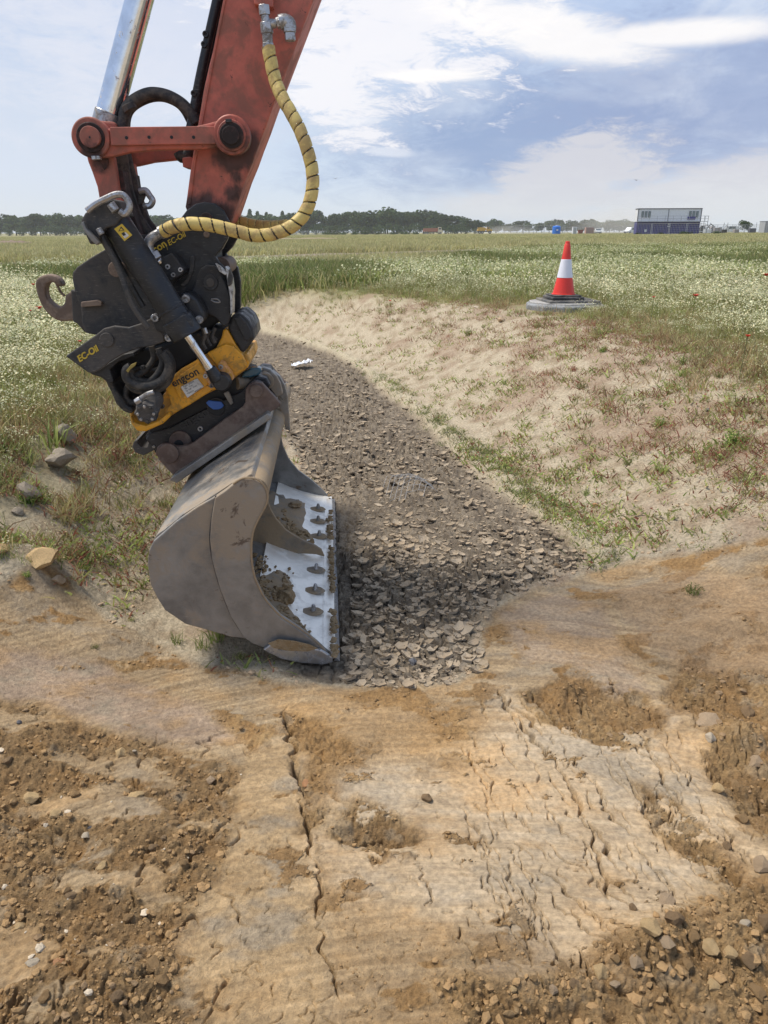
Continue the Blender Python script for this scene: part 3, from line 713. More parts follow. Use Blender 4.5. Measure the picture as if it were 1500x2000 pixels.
# centre rib, same sweep as the side plates but lower
DM = 3.47
rib = [(634,1088),(617,1083),(560,1080),(520,1076),(480,1058),(476,1000),(505,960),(523,979),(529,996),(539,1013),(558,1035),(575,1046),(595,1057),(616,1066),(628,1074)]
plate('centre_rib', rib, DM, DM + .02, M['bucket_in'], bucket, .004)
cyl('top_tube', P(497,960,DN + .02), P(497,960,DN + .02) + AX * (DF - DN - .05), .052, M['bucket_in'], bucket, seg=36)
plate('top_bar', [(474,938),(489,929),(497,938),(490,957)], DN + .024, DF - .03, M['bucket'], bucket, .004, dref=DN)
_fp = [(P(x, y, DN).dot(BX), P(x, y, DN).z + .013) for x, y in [(632,1281),(600,1276),(560,1268),(520,1256),(484,1243)]][::-1]
def floor_pt(px, py, dz=0.0):
    q = ray(px, py); z = .05
    for _ in range(12):
        t = (z + dz - EYE.z) / q.z; p = EYE + q * t; z = float(np.interp(p.dot(BX), [a[0] for a in _fp], [a[1] for a in _fp]))
    return p
# bolt hollows with mud, six along the lip
for k, (px, py) in enumerate([(620,994),(620,1018),(622,1047),(616,1113),(614,1153),(610,1194)]):
    c = floor_pt(px, py, .004)
    bm = bmesh.new(); seg = 20
    ringo = [(c + (BX * math.cos(a) * .048 * (1.3 if math.cos(a) < 0 else 1) + AX * math.sin(a) * .036)) for a in [2 * math.pi * i / seg for i in range(seg)]]
    lo = [bm.verts.new(p - ZX * .004 + BX * .002) for p in ringo]; hi = [bm.verts.new(c + (p - c) * .8 + ZX * .006) for p in ringo]
    for i in range(seg): bm.faces.new([lo[i], lo[(i + 1) % seg], hi[(i + 1) % seg], hi[i]])
    bm.faces.new(hi)
    mp = finish('mud_patch', bm, M['bucket_in'], bucket, 0, True)
    bm = bmesh.new(); cyl_bm(bm, c + BX * .004 - ZX * .004, c + BX * .006 + ZX * .034, .017, .007, 7)
    finish('bolt_head', bm, M['steel'] if k > 2 else M['bucket'], bucket, .002, True)
# clay stuck inside: lumpy patches
def lumps(bm, centres, seed=1, flat=0.6, sub=2):
    r3 = random.Random(seed)
    for c, s in centres:
        res = bmesh.ops.create_icosphere(bm, subdivisions=sub, radius=1.0); ph = [r3.uniform(0, 9) for _ in range(6)]
        rot = Euler((r3.uniform(0, 6), r3.uniform(0, 6), r3.uniform(0, 6))).to_matrix()
        sx, sy, sz = s * r3.uniform(.8, 1.3), s * r3.uniform(.7, 1.1), s * r3.uniform(.6, .95)
        for v in res['verts']:
            p = v.co; k = 1 + .22 * math.sin(p.x * 3.1 + ph[0]) * math.cos(p.y * 3.7 + ph[1]) + .14 * math.sin(p.z * 6.3 + ph[2] + p.x * 5) + r3.uniform(-.09, .09)
            q = rot @ Vector((p.x * sx * k, p.y * sy * k, p.z * sz * k)); q.z *= flat / .8; v.co = q + c
bm = bmesh.new(); cs = []
for (px, py, r_, s, n) in [(500,1110,14,.012,20),(510,1140,12,.014,20),(525,1160,16,.015,34),(552,1165,16,.020,30),(560,1150,12,.014,20),(548,1190,10,.012,14),(575,1210,14,.012,16),(590,1225,14,.010,16),
       (545,1020,18,.018,30),(575,1048,20,.020,46),(590,1055,14,.016,24),(565,1030,12,.02,20),(508,1095,16,.010,30),(550,1122,16,.009,12),(556,1132,8,.012,9),(600,1243,12,.008,14),(560,1200,8,.010,10)]:
    for i in range(n):
        cs.append((floor_pt(px + rnd.gauss(0, r_ * .6), py + rnd.gauss(0, r_ * .5), .004 + rnd.uniform(0, .008)), s * rnd.uniform(.4, 1.25)))
lumps(bm, cs, 3, .55, 1)
cl = finish('clinging_clay', bm, M['mudclay'], bucket, 0, True); cl['kind'] = 'stuff'
bm = bmesh.new()
lumps(bm, [(floor_pt(576, 986, .02), .035)], 5, .8, 3); finish('clay_lump', bm, M['bucket_in'], bucket, 0, True)
bm = bmesh.new()
lumps(bm, [(floor_pt(558, 1166, .02), .042)], 8, .7, 3); finish('clay_lump', bm, M['mudclay'], bucket, 0, True)
# smeared film of dried clay over the back part of the floor (a thin uneven layer)
def film(name, pts, z0, m, thick=.006):
    bm = bmesh.new(); pts = smooth_poly(pts, 4); c0 = [floor_pt(x + rnd.uniform(-2.5, 2.5), y + rnd.uniform(-2.5, 2.5), z0) for x, y in pts]
    top = [bm.verts.new(p) for p in c0]; cc = sum(c0, Vector()) / len(c0)
    mid = [bm.verts.new(cc + (p - cc) * .9 + ZX * thick) for p in c0]
    lo = [bm.verts.new(p - ZX * .03) for p in c0]; n = len(top)
    for i in range(n):
        bm.faces.new([top[i], top[(i + 1) % n], mid[(i + 1) % n], mid[i]]); bm.faces.new([lo[i], lo[(i + 1) % n], top[(i + 1) % n], top[i]])
    bm.faces.new(mid)
    return finish(name, bm, m, bucket, 0, True)
film('dried_clay', [(528,960),(560,972),(590,980),(598,1003),(590,1030),(610,1050),(580,1050),(540,1015),(522,985)], .002, M['bucket_in'])
film('dried_clay', [(500,1131),(520,1122),(548,1114),(562,1128),(570,1150),(560,1180),(578,1208),(600,1236),(585,1228),(545,1200),(515,1165)], .002, M['bucket_in'])
bm = bmesh.new(); cs = []
for i in range(230):
    t = rnd.random() ** .9; y = 965 + t * 318; x = 644 + t * 9 + rnd.gauss(0, 2.2)
    if fbm(np.array([t * 9.0]), np.array([3.3]), 2, 5)[0] > -0.22: cs.append((floor_pt(x, y, .006 + rnd.uniform(0, .006)), .011 * rnd.uniform(.5, 1.6)))
lumps(bm, cs, 12, .5, 1); q = finish('edge_clay', bm, M['mudclay'], bucket, 0, True); q['kind'] = 'stuff'
# hitch brackets on the back
ear = [(342,932),(327,917),(310,898),(304,885),(307,874),(316,868),(328,868),(340,872),(352,873),(366,870),(377,866),(386,859),(397,851),(435,822),(473,796),(479,786),(479,772),(480,760),(486,752),(499,746),(511,748),(524,762),(536,775),(548,789),(547,793),(528,805),(490,832),(448,861),(400,894)]
for dd in (3.26, 3.74):
    e_ = plate('bracket', ear, dd, dd + .035, M['brown'], bucket, .004, dref=3.26)
plate('bracket_base', [(336,930),(345,921),(420,872),(524,801),(531,806),(531,812),(440,874),(350,936)], 3.20, 3.82, M['bucket'], bucket, .004, dref=3.26)
plate('bracket_rib', [(528,800),(548,786),(552,810),(556,860),(558,890),(548,885),(540,860),(532,830)], 3.70, 3.735, M['bucket'], bucket, .004, dref=3.26)
disc('bracket_boss', 500, 764, 13, 3.245, 3.262, M['brown'], bucket); disc('bracket_boss', 329, 886, 20, 3.245, 3.262, M['brown'], bucket)
c = P(500, 762, 3.29); cyl('hitch_pin', c, c + AX * .46, .033, M['steel'], bucket)
c = P(330, 886, 3.29); cyl('hitch_pin', c, c + AX * .46, .033, M['brown'], bucket)

# ================================================================== TILTROTATOR
tilt = thing('tiltrotator', 'black and yellow tilting rotator hitch joining the orange arm to the bucket', 'tiltrotator', P(340, 640, 3.5))
T = tilt
# quick hitch under the rotor
plate('quick_hitch', [(284,858),(290,848),(330,836),(420,790),(470,766),(482,752),(500,735),(520,738),(528,752),(520,775),(500,800),(470,815),(400,862),(366,888),(345,912),(322,905),(306,890),(296,872)], 3.36, 3.72, M['black'], T, .006)
plate('hitch_hook', [(292,840),(284,852),(291,862),(287,874),(276,873),(268,866),(270,858),(262,862),(258,872),(264,884),(280,890),(300,880),(306,862),(300,845)], 3.40, 3.66, M['blackd'], T, .004)
disc('hitch_bore', 423, 796, 17, 3.352, 3.361, M['black2'], T)
disc('bore_rim', 423, 796, 19, 3.356, 3.3605, M['blackd'], T)
plate('blue_plug', [(402,787),(407,782),(420,784),(432,785),(437,792),(434,797),(426,800),(416,800),(408,794)], 3.342, 3.351, M['blueplug'], T, .002)
plate('keeper', [(436,768),(446,764),(452,776),(456,788),(450,792),(444,782)], 3.345, 3.362, M['bucket'], T, .004)
disc('hitch_pin_ring', 352, 863, 22, 3.345, 3.362, M['brown'], T)
disc('pin_hole', 349, 868, 9, 3.340, 3.346, M['black2'], T)
for (x, y, r_) in [(391,838,5.2),(367,865,4.5),(300,873,2.5)]: bolt('bolt', x, y, r_, 3.352, T)
lettering('cast_letters', 'engcon', 350, 832, 27, 27, 3.358, M['emboss'], T, .003)
plate('rotor_base', [(290,838),(310,820),(338,806),(400,768),(470,726),(492,733),(484,765),(400,805),(330,850),(300,856)], 3.385, 3.655, M['black2'], T, .004)
# hitch head: round tubes and sight glass at the right
c = P(490, 730, 3.40); cyl('lock_cylinder', P(462, 748, 3.38), P(512, 740, 3.45), .030, M['bucket'], T)
plate('head_arm', [(500,722),(515,718),(528,722),(540,735),(548,750),(552,770),(540,776),(530,762),(520,748),(508,738)], 3.52, 3.56, M['bucket'], T, .004)
plate('head_arm', [(500,722),(515,718),(530,722),(546,735),(556,752),(562,775),(552,782),(538,764),(520,748),(508,738)], 3.64, 3.68, M['bucket'], T, .004)
cyl('head_tube', P(520, 745, 3.42), P(508, 728, 3.72), .036, M['bucket_in'], T)
plate('sight_glass', [(470,738),(476,727),(490,719),(506,718),(512,724),(505,733),(488,738)], 3.36, 3.42, M['glassb'], T, .008)
# yellow rotor housing
plate('rotor_housing', [(252,800),(268,812),(300,795),(325,765),(322,752),(345,735),(390,700),(420,683),(432,660),(436,643),(444,643),(462,675),(476,692),(483,690),(487,706),(484,718),(470,730),(440,752),(400,772),(338,810),(310,828),(282,842),(268,840),(255,825)], 3.30, 3.74, M['yellow'], T, .008)
plate('rotor_rim', [(254,812),(262,826),(285,832),(310,822),(330,806),(334,813),(318,828),(284,843),(268,842),(256,828)], 3.22, 3.298, M['yellow'], T, .006)
plate('front_plate', [(322,752),(330,742),(352,722),(382,705),(393,698),(408,720),(428,748),(424,758),(400,772),(372,790),(340,808),(330,814),(322,806),(326,798),(334,790),(330,776)], 3.262, 3.298, M['yellow'], T, .006)
plate('panel_step', [(338,752),(352,732),(388,708),(398,722),(412,742),(402,756),(362,780),(350,778)], 3.252, 3.2615, M['yellow'], T, .005)
plate('upper_wing', [(404,690),(418,682),(440,672),(456,676),(474,694),(482,712),(476,722),(458,736),(440,735),(424,714),(412,700)], 3.272, 3.298, M['yellow'], T, .005)
plate('clevis_plate', [(396,732),(400,725),(407,726),(414,736),(424,752),(421,758),(414,756),(404,746)], 3.215, 3.251, M['pink'], T, .005)
plate('clevis_plate', [(424,712),(430,706),(438,710),(452,730),(456,742),(450,744),(440,738),(430,724)], 3.215, 3.271, M['pink'], T, .005)
for (x, y) in [(401,735),(413,754),(431,717),(443,735)]: bolt('bolt', x, y, 4.4, 3.206, T)
lettering('lettering', 'engcon', 336, 751, 19.5, 26.5, 3.2505, M['ink'], T, .0006, .0009)
lab = [(353,756),(385,739),(398,755),(366,777)]
plate('data_plate', lab, 3.247, 3.2515, M['label'], T, 0)
for k, (x, y, s, tx) in enumerate([(358,756,4.2,'Type   EC226'),(361,760,4.2,'No   Year'),(363,764,4.2,'kg  bar   l/min'),(366,769,4.2,'Made in'),(380,765,5.0,'engcon')]):
    lettering('data_text', tx, x, y, s, 27, 3.2465, M['ink'], T, .0002)
# tilt cylinder with its rod
bm = bmesh.new()
a0, a1 = P(212, 412, 3.10), P(352, 632, 3.10); cyl_bm(bm, a0, a1, .056, .056, 40)
finish('tilt_cylinder', bm, M['black'], T, .003, True)
tl_ = bpy.context.scene.collection
a2 = a0 + (a1 - a0) * .90
cyl('cylinder_band', a0 + (a1 - a0) * .86, a0 + (a1 - a0) * .88, .0585, M['black'], T, seg=40)
cyl('gland', P(345, 622, 3.10), P(366, 656, 3.10), .066, M['black'], T, seg=40, bevel=.004)
cyl('piston_rod', P(360, 648, 3.12), P(424, 742, 3.17), .0175, M['chrome'], T)
bm = bmesh.new(); cyl_bm(bm, P(410, 718, 3.16), P(424, 742, 3.17), .022, .030, 28); finish('rod_neck', bm, M['black'], T, .004, True)
c = P(432, 748, 3.15); cyl('rod_eye', c, c + AX * .10, .036, M['black'], T, bevel=.005)
plate('trunnion', [(296,628),(300,614),(312,606),(330,612),(342,610),(354,602),(360,590),(350,578),(356,570),(368,572),(385,585),(398,610),(400,622),(392,634),(378,634),(372,650),(356,656),(340,654),(334,668),(322,666),(318,652),(304,646)], 3.14, 3.26, M['black'], T, .010)
plate('gland_block', [(318,640),(336,622),(358,608),(374,622),(380,640),(366,654),(340,662),(326,656)], 3.05, 3.14, M['black'], T, .014)
for (x, y) in [(362,584),(302,621),(388,625),(329,660)]: bolt('bolt', x, y, 7.2, 3.12, T, depth=.03)
# cylinder head block, brackets and guards
plate('head_block', [(158,430),(166,416),(192,400),(214,388),(232,392),(242,420),(226,440),(206,446),(188,474),(176,478),(162,448)], 3.03, 3.19, M['blackd'], T, .006)
plate('head_bracket', [(158,436),(163,432),(168,446),(184,462),(194,474),(188,479),(178,470),(164,452)], 3.00, 3.028, M['bucket'], T, .003)
tube('guard_loop', PP([(170,412),(188,398),(212,386),(228,380),(242,382),(252,396),(252,408),(244,418),(234,412)], 3.0), .012, M['steel'], T, 8, 5)
tube('guard_loop', PP([(272,374),(284,372),(292,382),(298,392),(292,402),(280,402)], 3.42), .013, M['steel'], T, 8, 5)
plate('guard_plate', [(270,372),(282,370),(284,378),(276,398),(270,400)], 3.44, 3.47, M['blackd'], T, .002)
cyl('fitting', P(216, 398, 3.02), P(226, 412, 3.02), .017, M['steel'], T, seg=8); cyl('fitting', P(192, 446, 3.02), P(199, 458, 3.02), .012, M['steel'], T, seg=8)
tube('pressure_line', PP([(197,455),(205,475),(222,505),(240,545),(256,590),(276,622),(290,640)], 3.06), .012, M['blackd'], T, 8, 6)
tube('pressure_line', PP([(204,452),(214,480),(235,520),(262,570),(280,600)], 3.10), .013, M['rubber'], T, 8, 6)
lb = [(223,447),(238,437),(258,459),(243,471)]
plate('warning_label', lb, 3.036, 3.039, M['yprint'], T, 0)
plate('warning_triangle', [(231,452),(236.5,442),(243,450)], 3.0345, 3.0358, M['ink'], T, 0); plate('warning_triangle_inner', [(233.5,450.5),(236.5,445.5),(240.3,449.5)], 3.0335, 3.0343, M['yprint'], T, 0)
plate('pictogram', [(238,458),(245,453),(252,460),(244,466)], 3.0345, 3.0358, M['label'], T, 0); plate('pictogram_mark', [(237,456),(242,453),(246,459),(241,461)], 3.0335, 3.0343, M['ink'], T, 0)
# tilt frame plates
plate('frame_cheek', [(141,545),(142,532),(150,522),(176,504),(205,487),(225,470),(262,458),(300,458),(330,470),(345,520),(350,600),(320,640),(285,640),(240,650),(190,655),(166,650),(160,630),(158,600),(146,570)], 3.36, 3.40, M['blackd'], T, .005)
plate('frame_cheek', [(141,545),(142,532),(150,522),(176,504),(205,487),(225,470),(262,458),(300,458),(330,470),(345,520),(350,600),(320,640),(285,640),(240,650),(190,655),(166,650),(160,630),(158,600),(146,570)], 3.62, 3.66, M['blackd'], T, .005, dref=3.36)
plate('cheek_rib', [(158,590),(190,586),(198,590),(198,597),(158,600)], 3.33, 3.358, M['hook'], T, .003)
disc('cheek_stop', 226, 526, 15, 3.30, 3.358, M['hook'], T)
up = [(262,470),(300,458),(322,448),(350,430),(365,410),(382,398),(400,394),(420,397),(436,410),(447,432),(449,450),(444,468),(434,486),(420,500),(428,512),(446,530),(452,560),(452,615),(446,632),(425,620),(400,618),(370,600),(330,560),(300,520)]
plate('mount_plate', up, 3.30, 3.335, M['black'], T, .005)
plate('mount_plate', up, 3.66, 3.695, M['black'], T, .005, dref=3.30)
plate('mount_core', [(255,490),(300,470),(420,470),(425,520),(440,620),(400,650),(330,665),(270,650)], 3.40, 3.60, M['black2'], T, .01)
plate('pivot_plate', [(368,575),(378,560),(386,538),(392,524),(404,517),(420,519),(430,530),(442,555),(450,580),(450,620),(446,634),(436,638),(420,620),(404,612),(396,600),(385,585)], 3.262, 3.298, M['black'], T, .006)
disc('pivot_cap', 411, 552, 15, 3.254, 3.2618, M['black'], T); disc('pivot_cap', 411, 552, 8, 3.250, 3.2542, M['blackd'], T)
tube('tie_slot', PP([(412,586),(420,590),(430,590),(424,584),(413,584)], 3.258), .003, M['steel'], T, 6, 4)
disc('arm_pin_cap', 403, 430, 14, 3.285, 3.2995, M['grease'], T)
disc('arm_pin_cap', 403, 458, 6, 3.29, 3.2995, M['hook'], T)
plate('guide_bar', [(372,500),(380,500),(378,530),(368,552),(358,560),(352,556),(364,545),(370,525)], 3.288, 3.2995, M['blackd'], T, .003)
disc('back_roller', 432, 520, 17, 3.36, 3.62, M['brown'], T)
plate('rear_strip', [(440,520),(446,526),(452,545),(455,570),(454,612),(450,615),(449,580),(444,550)], 3.22, 3.30, M['steel'], T, .002)
plate('rear_clip', [(420,514),(430,520),(444,534),(440,538),(428,530)], 3.22, 3.25, M['steel'], T, .002); plate('rear_catch', [(448,524),(454,540),(452,556),(446,560),(444,545)], 3.20, 3.24, M['blackd'], T, .003)
lettering('lettering', 'engcon', 277, 504, 17.5, 30, 3.298, M['yprint'], T, .0006, .0008)
plate('lettering_bar', [(323.5,476),(324.8,475.5),(328,488),(326.7,488.5)], 3.2985, 3.2995, M['yprintd'], T, 0)
lettering('lettering', 'EC-Oil', 328, 476, 12.5, 27, 3.298, M['yprint'], T, .0006, .0004, shear=.15)
# manifold block and its bolts
plate('manifold', [(302,516),(318,502),(335,494),(346,508),(360,527),(356,536),(332,550),(322,546)], 3.18, 3.298, M['black'], T, .004)
plate('manifold_base', [(310,540),(362,526),(366,532),(340,552),(328,560)], 3.26, 3.2985, M['black'], T, .003)
for (x, y, r_) in [(327,521,4.5),(324,545,4),(338,537,4),(352,527,4)]: bolt('bolt', x, y, r_, 3.172, T)
tube('elbow', PP([(322,452),(308,458),(296,466),(290,476),(291,488),(300,500)], 3.16), .020, M['steel'], T, 14, 6)
cyl('fitting', P(298, 494, 3.16), P(306, 506, 3.16), .026, M['steel'], T, seg=6); cyl('fitting', P(306, 506, 3.16), P(310, 512, 3.17), .018, M['chrome'], T, seg=12)
cyl('fitting', P(312, 455, 3.15), P(324, 449, 3.15), .025, M['steel'], T, seg=14)
# wing plate with the oil mark
wing = [(128,696),(150,680),(190,652),(202,642),(222,637),(250,640),(275,632),(298,620),(320,640),(320,668),(296,676),(270,680),(240,692),(218,704),(196,722),(184,728),(172,728),(150,712)]
plate('wing_plate', wing, 3.16, 3.19, M['blackd'], T, .005)
plate('wing_plate', wing, 3.66, 3.69, M['blackd'], T, .005, dref=3.16)
disc('wing_boss', 208, 664, 14, 3.152, 3.1615, M['blackd'], T)
lettering('lettering', 'EC-Oil', 152, 703, 15.5, 29, 3.1575, M['yprint'], T, .0006, .0012, shear=.2)
plate('wing_floor', [(170,724),(186,726),(214,708),(240,692),(262,688),(262,696),(232,706),(214,722),(222,745),(215,750),(200,738),(180,732)], 3.192, 3.655, M['black'], T, .005)
plate('side_bumper', [(186,730),(214,730),(220,752),(232,770),(246,790),(262,800),(256,810),(240,804),(226,790),(216,766),(205,745)], 3.22, 3.56, M['rubber'], T, .012)
# rotator core behind the hoses and lift gear
plate('rotator_core', [(215,722),(235,700),(270,684),(330,668),(380,650),(440,640),(448,655),(420,682),(388,700),(345,728),(320,748),(300,790),(268,806),(240,780),(224,752)], 3.36, 3.64, M['black2'], T, .01)
plate('cover_box', [(452,616),(470,612),(486,626),(494,642),(497,660),(490,672),(476,690),(468,686),(452,655),(444,640)], 3.30, 3.64, M['black'], T, .012)
plate('cover_panel', [(456,622),(468,616),(482,630),(490,645),(492,660),(480,668),(470,650)], 3.288, 3.2995, M['black'], T, .006)
# swivel motor
c = P(288, 800, 3.06); cyl('motor_body', P(300, 776, 3.18), P(288, 798, 3.10), .045, M['blackd'], T, bevel=.006)
bm = bmesh.new(); seg = 48; c = P(285, 808, 3.04); vo = []
dirn = (P(296, 788, 3.15) - c).normalized()
tt = dirn.orthogonal().normalized(); bb = dirn.cross(tt)
for z_, kr in ((0, .86), (.008, 1), (.05, 1)):
    vo.append([bm.verts.new(c + dirn * z_ + (tt * math.cos(2 * math.pi * i / seg) + bb * math.sin(2 * math.pi * i / seg)) * .046 * kr * (1 + .07 * math.cos(8 * 2 * math.pi * i / seg))) for i in range(seg)])
for a, b in zip(vo, vo[1:]):
    for i in range(seg): bm.faces.new([a[i], a[(i + 1) % seg], b[(i + 1) % seg], b[i]])
bm.faces.new(list(reversed(vo[0]))); bm.faces.new(vo[-1]); cap_ = finish('motor_cap', bm, M['blackd'], T, .001, True)
for i in range(8):
    q = c + (tt * math.cos(2 * math.pi * i / 8) + bb * math.sin(2 * math.pi * i / 8)) * .032
    cyl('cap_bolt', q - dirn * .008, q + dirn * .004, .0065, M['steel'] if i % 3 else M['rubber'], T, seg=8, bevel=.001)
tube('motor_pipe', PP([(300,766),(288,770),(275,778),(266,786)], 3.06), .010, M['steel'], T, 8, 5); cyl('fitting', P(265, 786, 3.05), P(275, 780, 3.05), .015, M['steel'], T, seg=6)
for k, (pts, r_) in enumerate([([(318,690),(330,712),(322,738),(300,752),(272,754),(250,742),(246,724),(256,716)], .019), ([(322,684),(336,710),(328,744),(304,762),(268,762),(248,748)], .016),
     ([(310,680),(318,708),(306,734),(288,746),(262,740),(252,728)], .015), ([(296,676),(300,700),(285,722),(266,734)], .013), ([(262,738),(248,758),(246,776),(256,786),(268,786)], .013),
     ([(300,700),(316,694),(330,700)], .012), ([(262,722),(280,716),(300,724),(318,716)], .012), ([(258,712),(262,728),(276,742),(292,748)], .018), ([(246,730),(250,752),(262,764),(290,762)], .014)]):
    tube('hydraulic_hose', PP(pts, 3.14 + .03 * k), r_, M['rubber'], T, 10, 6)
plate('hose_tag', [(246,724),(256,712),(266,708),(264,714),(254,722),(250,728)], 3.09, 3.10, M['yprintd'], T, .001)
for k, (pts, r_) in enumerate([([(395,640),(400,655),(396,670),(402,682)], .008), ([(410,645),(404,660),(412,676)], .007), ([(420,640),(414,656),(420,670)], .009), ([(386,652),(398,660),(412,656),(424,664)], .006)]):
    tube('hydraulic_hose', PP(pts, 3.22 + .02 * k), r_, M['rubber'], T, 8, 5)
cyl('fitting', P(399, 640, 3.22), P(403, 652, 3.22), .010, M['steel'], T, seg=6)
for (x, y) in [(278,718),(308,690),(316,795)]: bolt('bolt', x, y, 4, 3.20, T, M['blackd'])
# lifting hook
hk = [(158,628),(146,626),(118,628),(98,618),(84,602),(74,582),(69,562),(69,550),(76,541),(92,536),(108,540),(118,549),(121,560),(111,558),(104,552),(96,552),(90,558),(88,570),(92,584),(102,594),(113,600),(122,596),(126,590),(127,578),(132,574),(142,566),(150,570),(156,590)]
plate('lifting_hook', hk, 3.46, 3.52, M['hook'], T, .013, smooth_n=2)
tube('hook_latch', PP([(108,548),(114,562),(120,572),(126,578)], 3.49), .006, M['hook'], T, 6, 4)
plate('hook_block', [(138,566),(150,570),(158,580),(166,650),(150,632),(142,628)], 3.43, 3.55, M['blackd'], T, .005)

# ================================================================== EXCAVATOR ARM
arm = thing('excavator_arm', 'weathered orange excavator arm with chrome ram and link reaching down from above', 'excavator arm', P(403, 430, 3.5))
E = arm
stick = [(362,404),(365,385),(372,332),(388,236),(398,175),(408,130),(418,90),(436,0),(466,-140),(560,-560),(812,-560),(702,-232),(650,-100),(612,0),(580,84),(536,200),(520,246),(506,282),(494,316),(480,350),(466,392),(452,432),(440,440),(400,436),(370,425)]
plate('stick', stick, 3.36, 3.64, M['orange'], E, .006)
plate('weld_edge', [(436,0),(466,-140),(470,-140),(441,0),(421,100),(396,236),(380,330),(372,400),(366,400),(374,330),(390,236),(416,100)], 3.352, 3.3595, M['orange'], E, .002)
plate('stick_bracket', [(356,308),(372,306),(378,318),(376,330),(357,326)], 3.48, 3.60, M['orange'], E, .003)
plate('hose_block', [(496,-30),(534,-30),(534,14),(524,14),(496,8)], 3.31, 3.3595, M['orange'], E, .004)
def linkset(d0, d1, near):
    par = E
    rr = .026
    l = plate('link_bar', [(206,250),(240,247),(300,248),(370,247),(402,240),(424,234),(436,230),(440,296),(424,286),(400,290),(300,292),(250,297),(215,305),(190,308),(175,300),(165,285),(172,262),(190,252)], d0, d1, M['orange'], par, .008, dref=3.24)
    return l
link_n = linkset(3.26, 3.30, True); link_f = linkset(3.70, 3.74, False)
plate('link_face', [(214,248),(420,246),(421,281),(216,284)], 3.238, 3.2595, M['orange'], E, .003)
for x in (247, 291, 335, 378): disc('link_hole', x, 268 + (1 if x < 260 else 0), 3.2, 3.2362, 3.2385, M['black2'], E, 14, 0)
for d0 in (3.236, 3.70):
    c = P(176, 268, 3.236) + AX * (d0 - 3.236); cyl('link_boss', c, c + AX * .07, rpx(31, 3.236), M['orange'], E, seg=48, bevel=.006)
    c = P(452, 263, 3.236) + AX * (d0 - 3.236); cyl('link_boss', c, c + AX * .07, rpx(31, 3.236), M['orange'], E, seg=48, bevel=.006)
c = P(176, 268, 3.225); cyl('pin_collar', c, c + AX * .02, rpx(23, 3.22), M['grease'], E, seg=40, bevel=.003); c = P(175, 267, 3.205); cyl('pin', c, c + AX * .57, rpx(16.5, 3.2), M['orange'], E, seg=36)
c = P(452, 264, 3.225); cyl('pin_collar', c, c + AX * .02, rpx(24, 3.22), M['orange'], E, seg=40, bevel=.003)
c = P(452, 264, 3.215); cyl('pin_seal', c, c + AX * .02, rpx(20, 3.22), M['grease'], E, seg=40, bevel=.002); c = P(450, 264, 3.205); cyl('pin', c, c + AX * .57, rpx(14.5, 3.2), M['grease'], E, seg=36)
disc('centre_dot', 175, 268, 2, 3.2035, 3.2052, M['black2'], E, 10, 0)
plate('pin_lock', [(178,304),(194,304),(196,311),(179,312)], 3.21, 3.235, M['steel'], E, .002); plate('pin_lock', [(440,232),(452,232),(452,239),(440,239)], 3.21, 3.235, M['blackd'], E, .002)
guide = [(166,292),(205,305),(222,305),(226,330),(232,372),(244,412),(262,455),(264,470),(242,470),(226,440),(196,400),(190,365),(180,336),(172,316)]
for d0 in (3.31, 3.65): plate('guide_link', guide, d0, d0 + .04, M['orange'], E, .005, dref=3.31)
plate('guide_web', [(226,330),(232,372),(244,412),(262,455),(270,458),(254,412),(240,372),(234,332)], 3.352, 3.645, M['grease'], E, .003, dref=3.31)
plate('guide_grease', smooth_poly([(182,305),(206,302),(212,316),(204,332),(196,318),(184,312)], 3), 3.306, 3.3095, M['grease'], E, 0)
# ram rod
cyl('ram_rod', P(211, 232, 3.5), P(360, -330, 3.5), rpx(21, 3.5), M['chrome'], E, seg=48)
cyl('ram_barrel', P(360, -330, 3.5), P(425, -575, 3.5), rpx(36, 3.5), M['orange'], E, seg=40)
cyl('rod_collar', P(205, 252, 3.5), P(214, 220, 3.5), rpx(23, 3.5), M['steel'], E, seg=40, bevel=.004)
plate('rod_eye', smooth_poly([(150,262),(158,244),(176,234),(200,236),(226,240),(222,262),(212,290),(190,300),(166,296),(152,282)], 3), 3.42, 3.58, M['orange'], E, .008)
# steel pipes and clamps down the stick
for k, dx in enumerate((0, -9)):
    tube('steel_pipe', PP([(428 + dx, -300 + 260 * 0 - 0), (430 + dx - 2, 0), (412 + dx, 90), (396 + dx, 165), (380 + dx, 236), (374 + dx, 290)] if False else [(500 + dx, -300), (433 + dx, 0), (413 + dx, 90), (397 + dx, 165), (384 + dx, 236), (378 + dx, 262)], 3.5 - .03 * k), .019, M['black'], E, 10, 6)
for (x, y) in [(401,66),(398,86),(378,182)]: bolt('pipe_clamp', x, y, 5, 3.44, E, M['black'], depth=.06)
tube('loop_hose', PP([(384,240),(370,218),(352,200),(325,186),(295,182),(268,192),(248,210),(240,240),(238,290),(244,340),(252,380),(266,420),(290,456)], 3.46), .023, M['rubber'], E, 12, 8)
tube('loop_hose', PP([(376,240),(362,214),(345,198),(318,188),(290,190),(262,204),(248,222),(244,250),(246,300),(258,350),(268,392),(284,430),(306,458)], 3.53), .022, M['rubber'], E, 12, 8)
tube('loop_hose', PP([(228,300),(230,340),(238,380),(252,420),(268,450)], 3.45), .018, M['rubber'], E, 10, 6)
tube('loop_hose', PP([(350,296),(356,306),(366,302),(372,290)], 3.55), .026, M['rubber'], E, 10, 6)
cyl('hose_clip', P(250,204,3.44), P(256,216,3.44), .029, M['rubber'], E, seg=16)
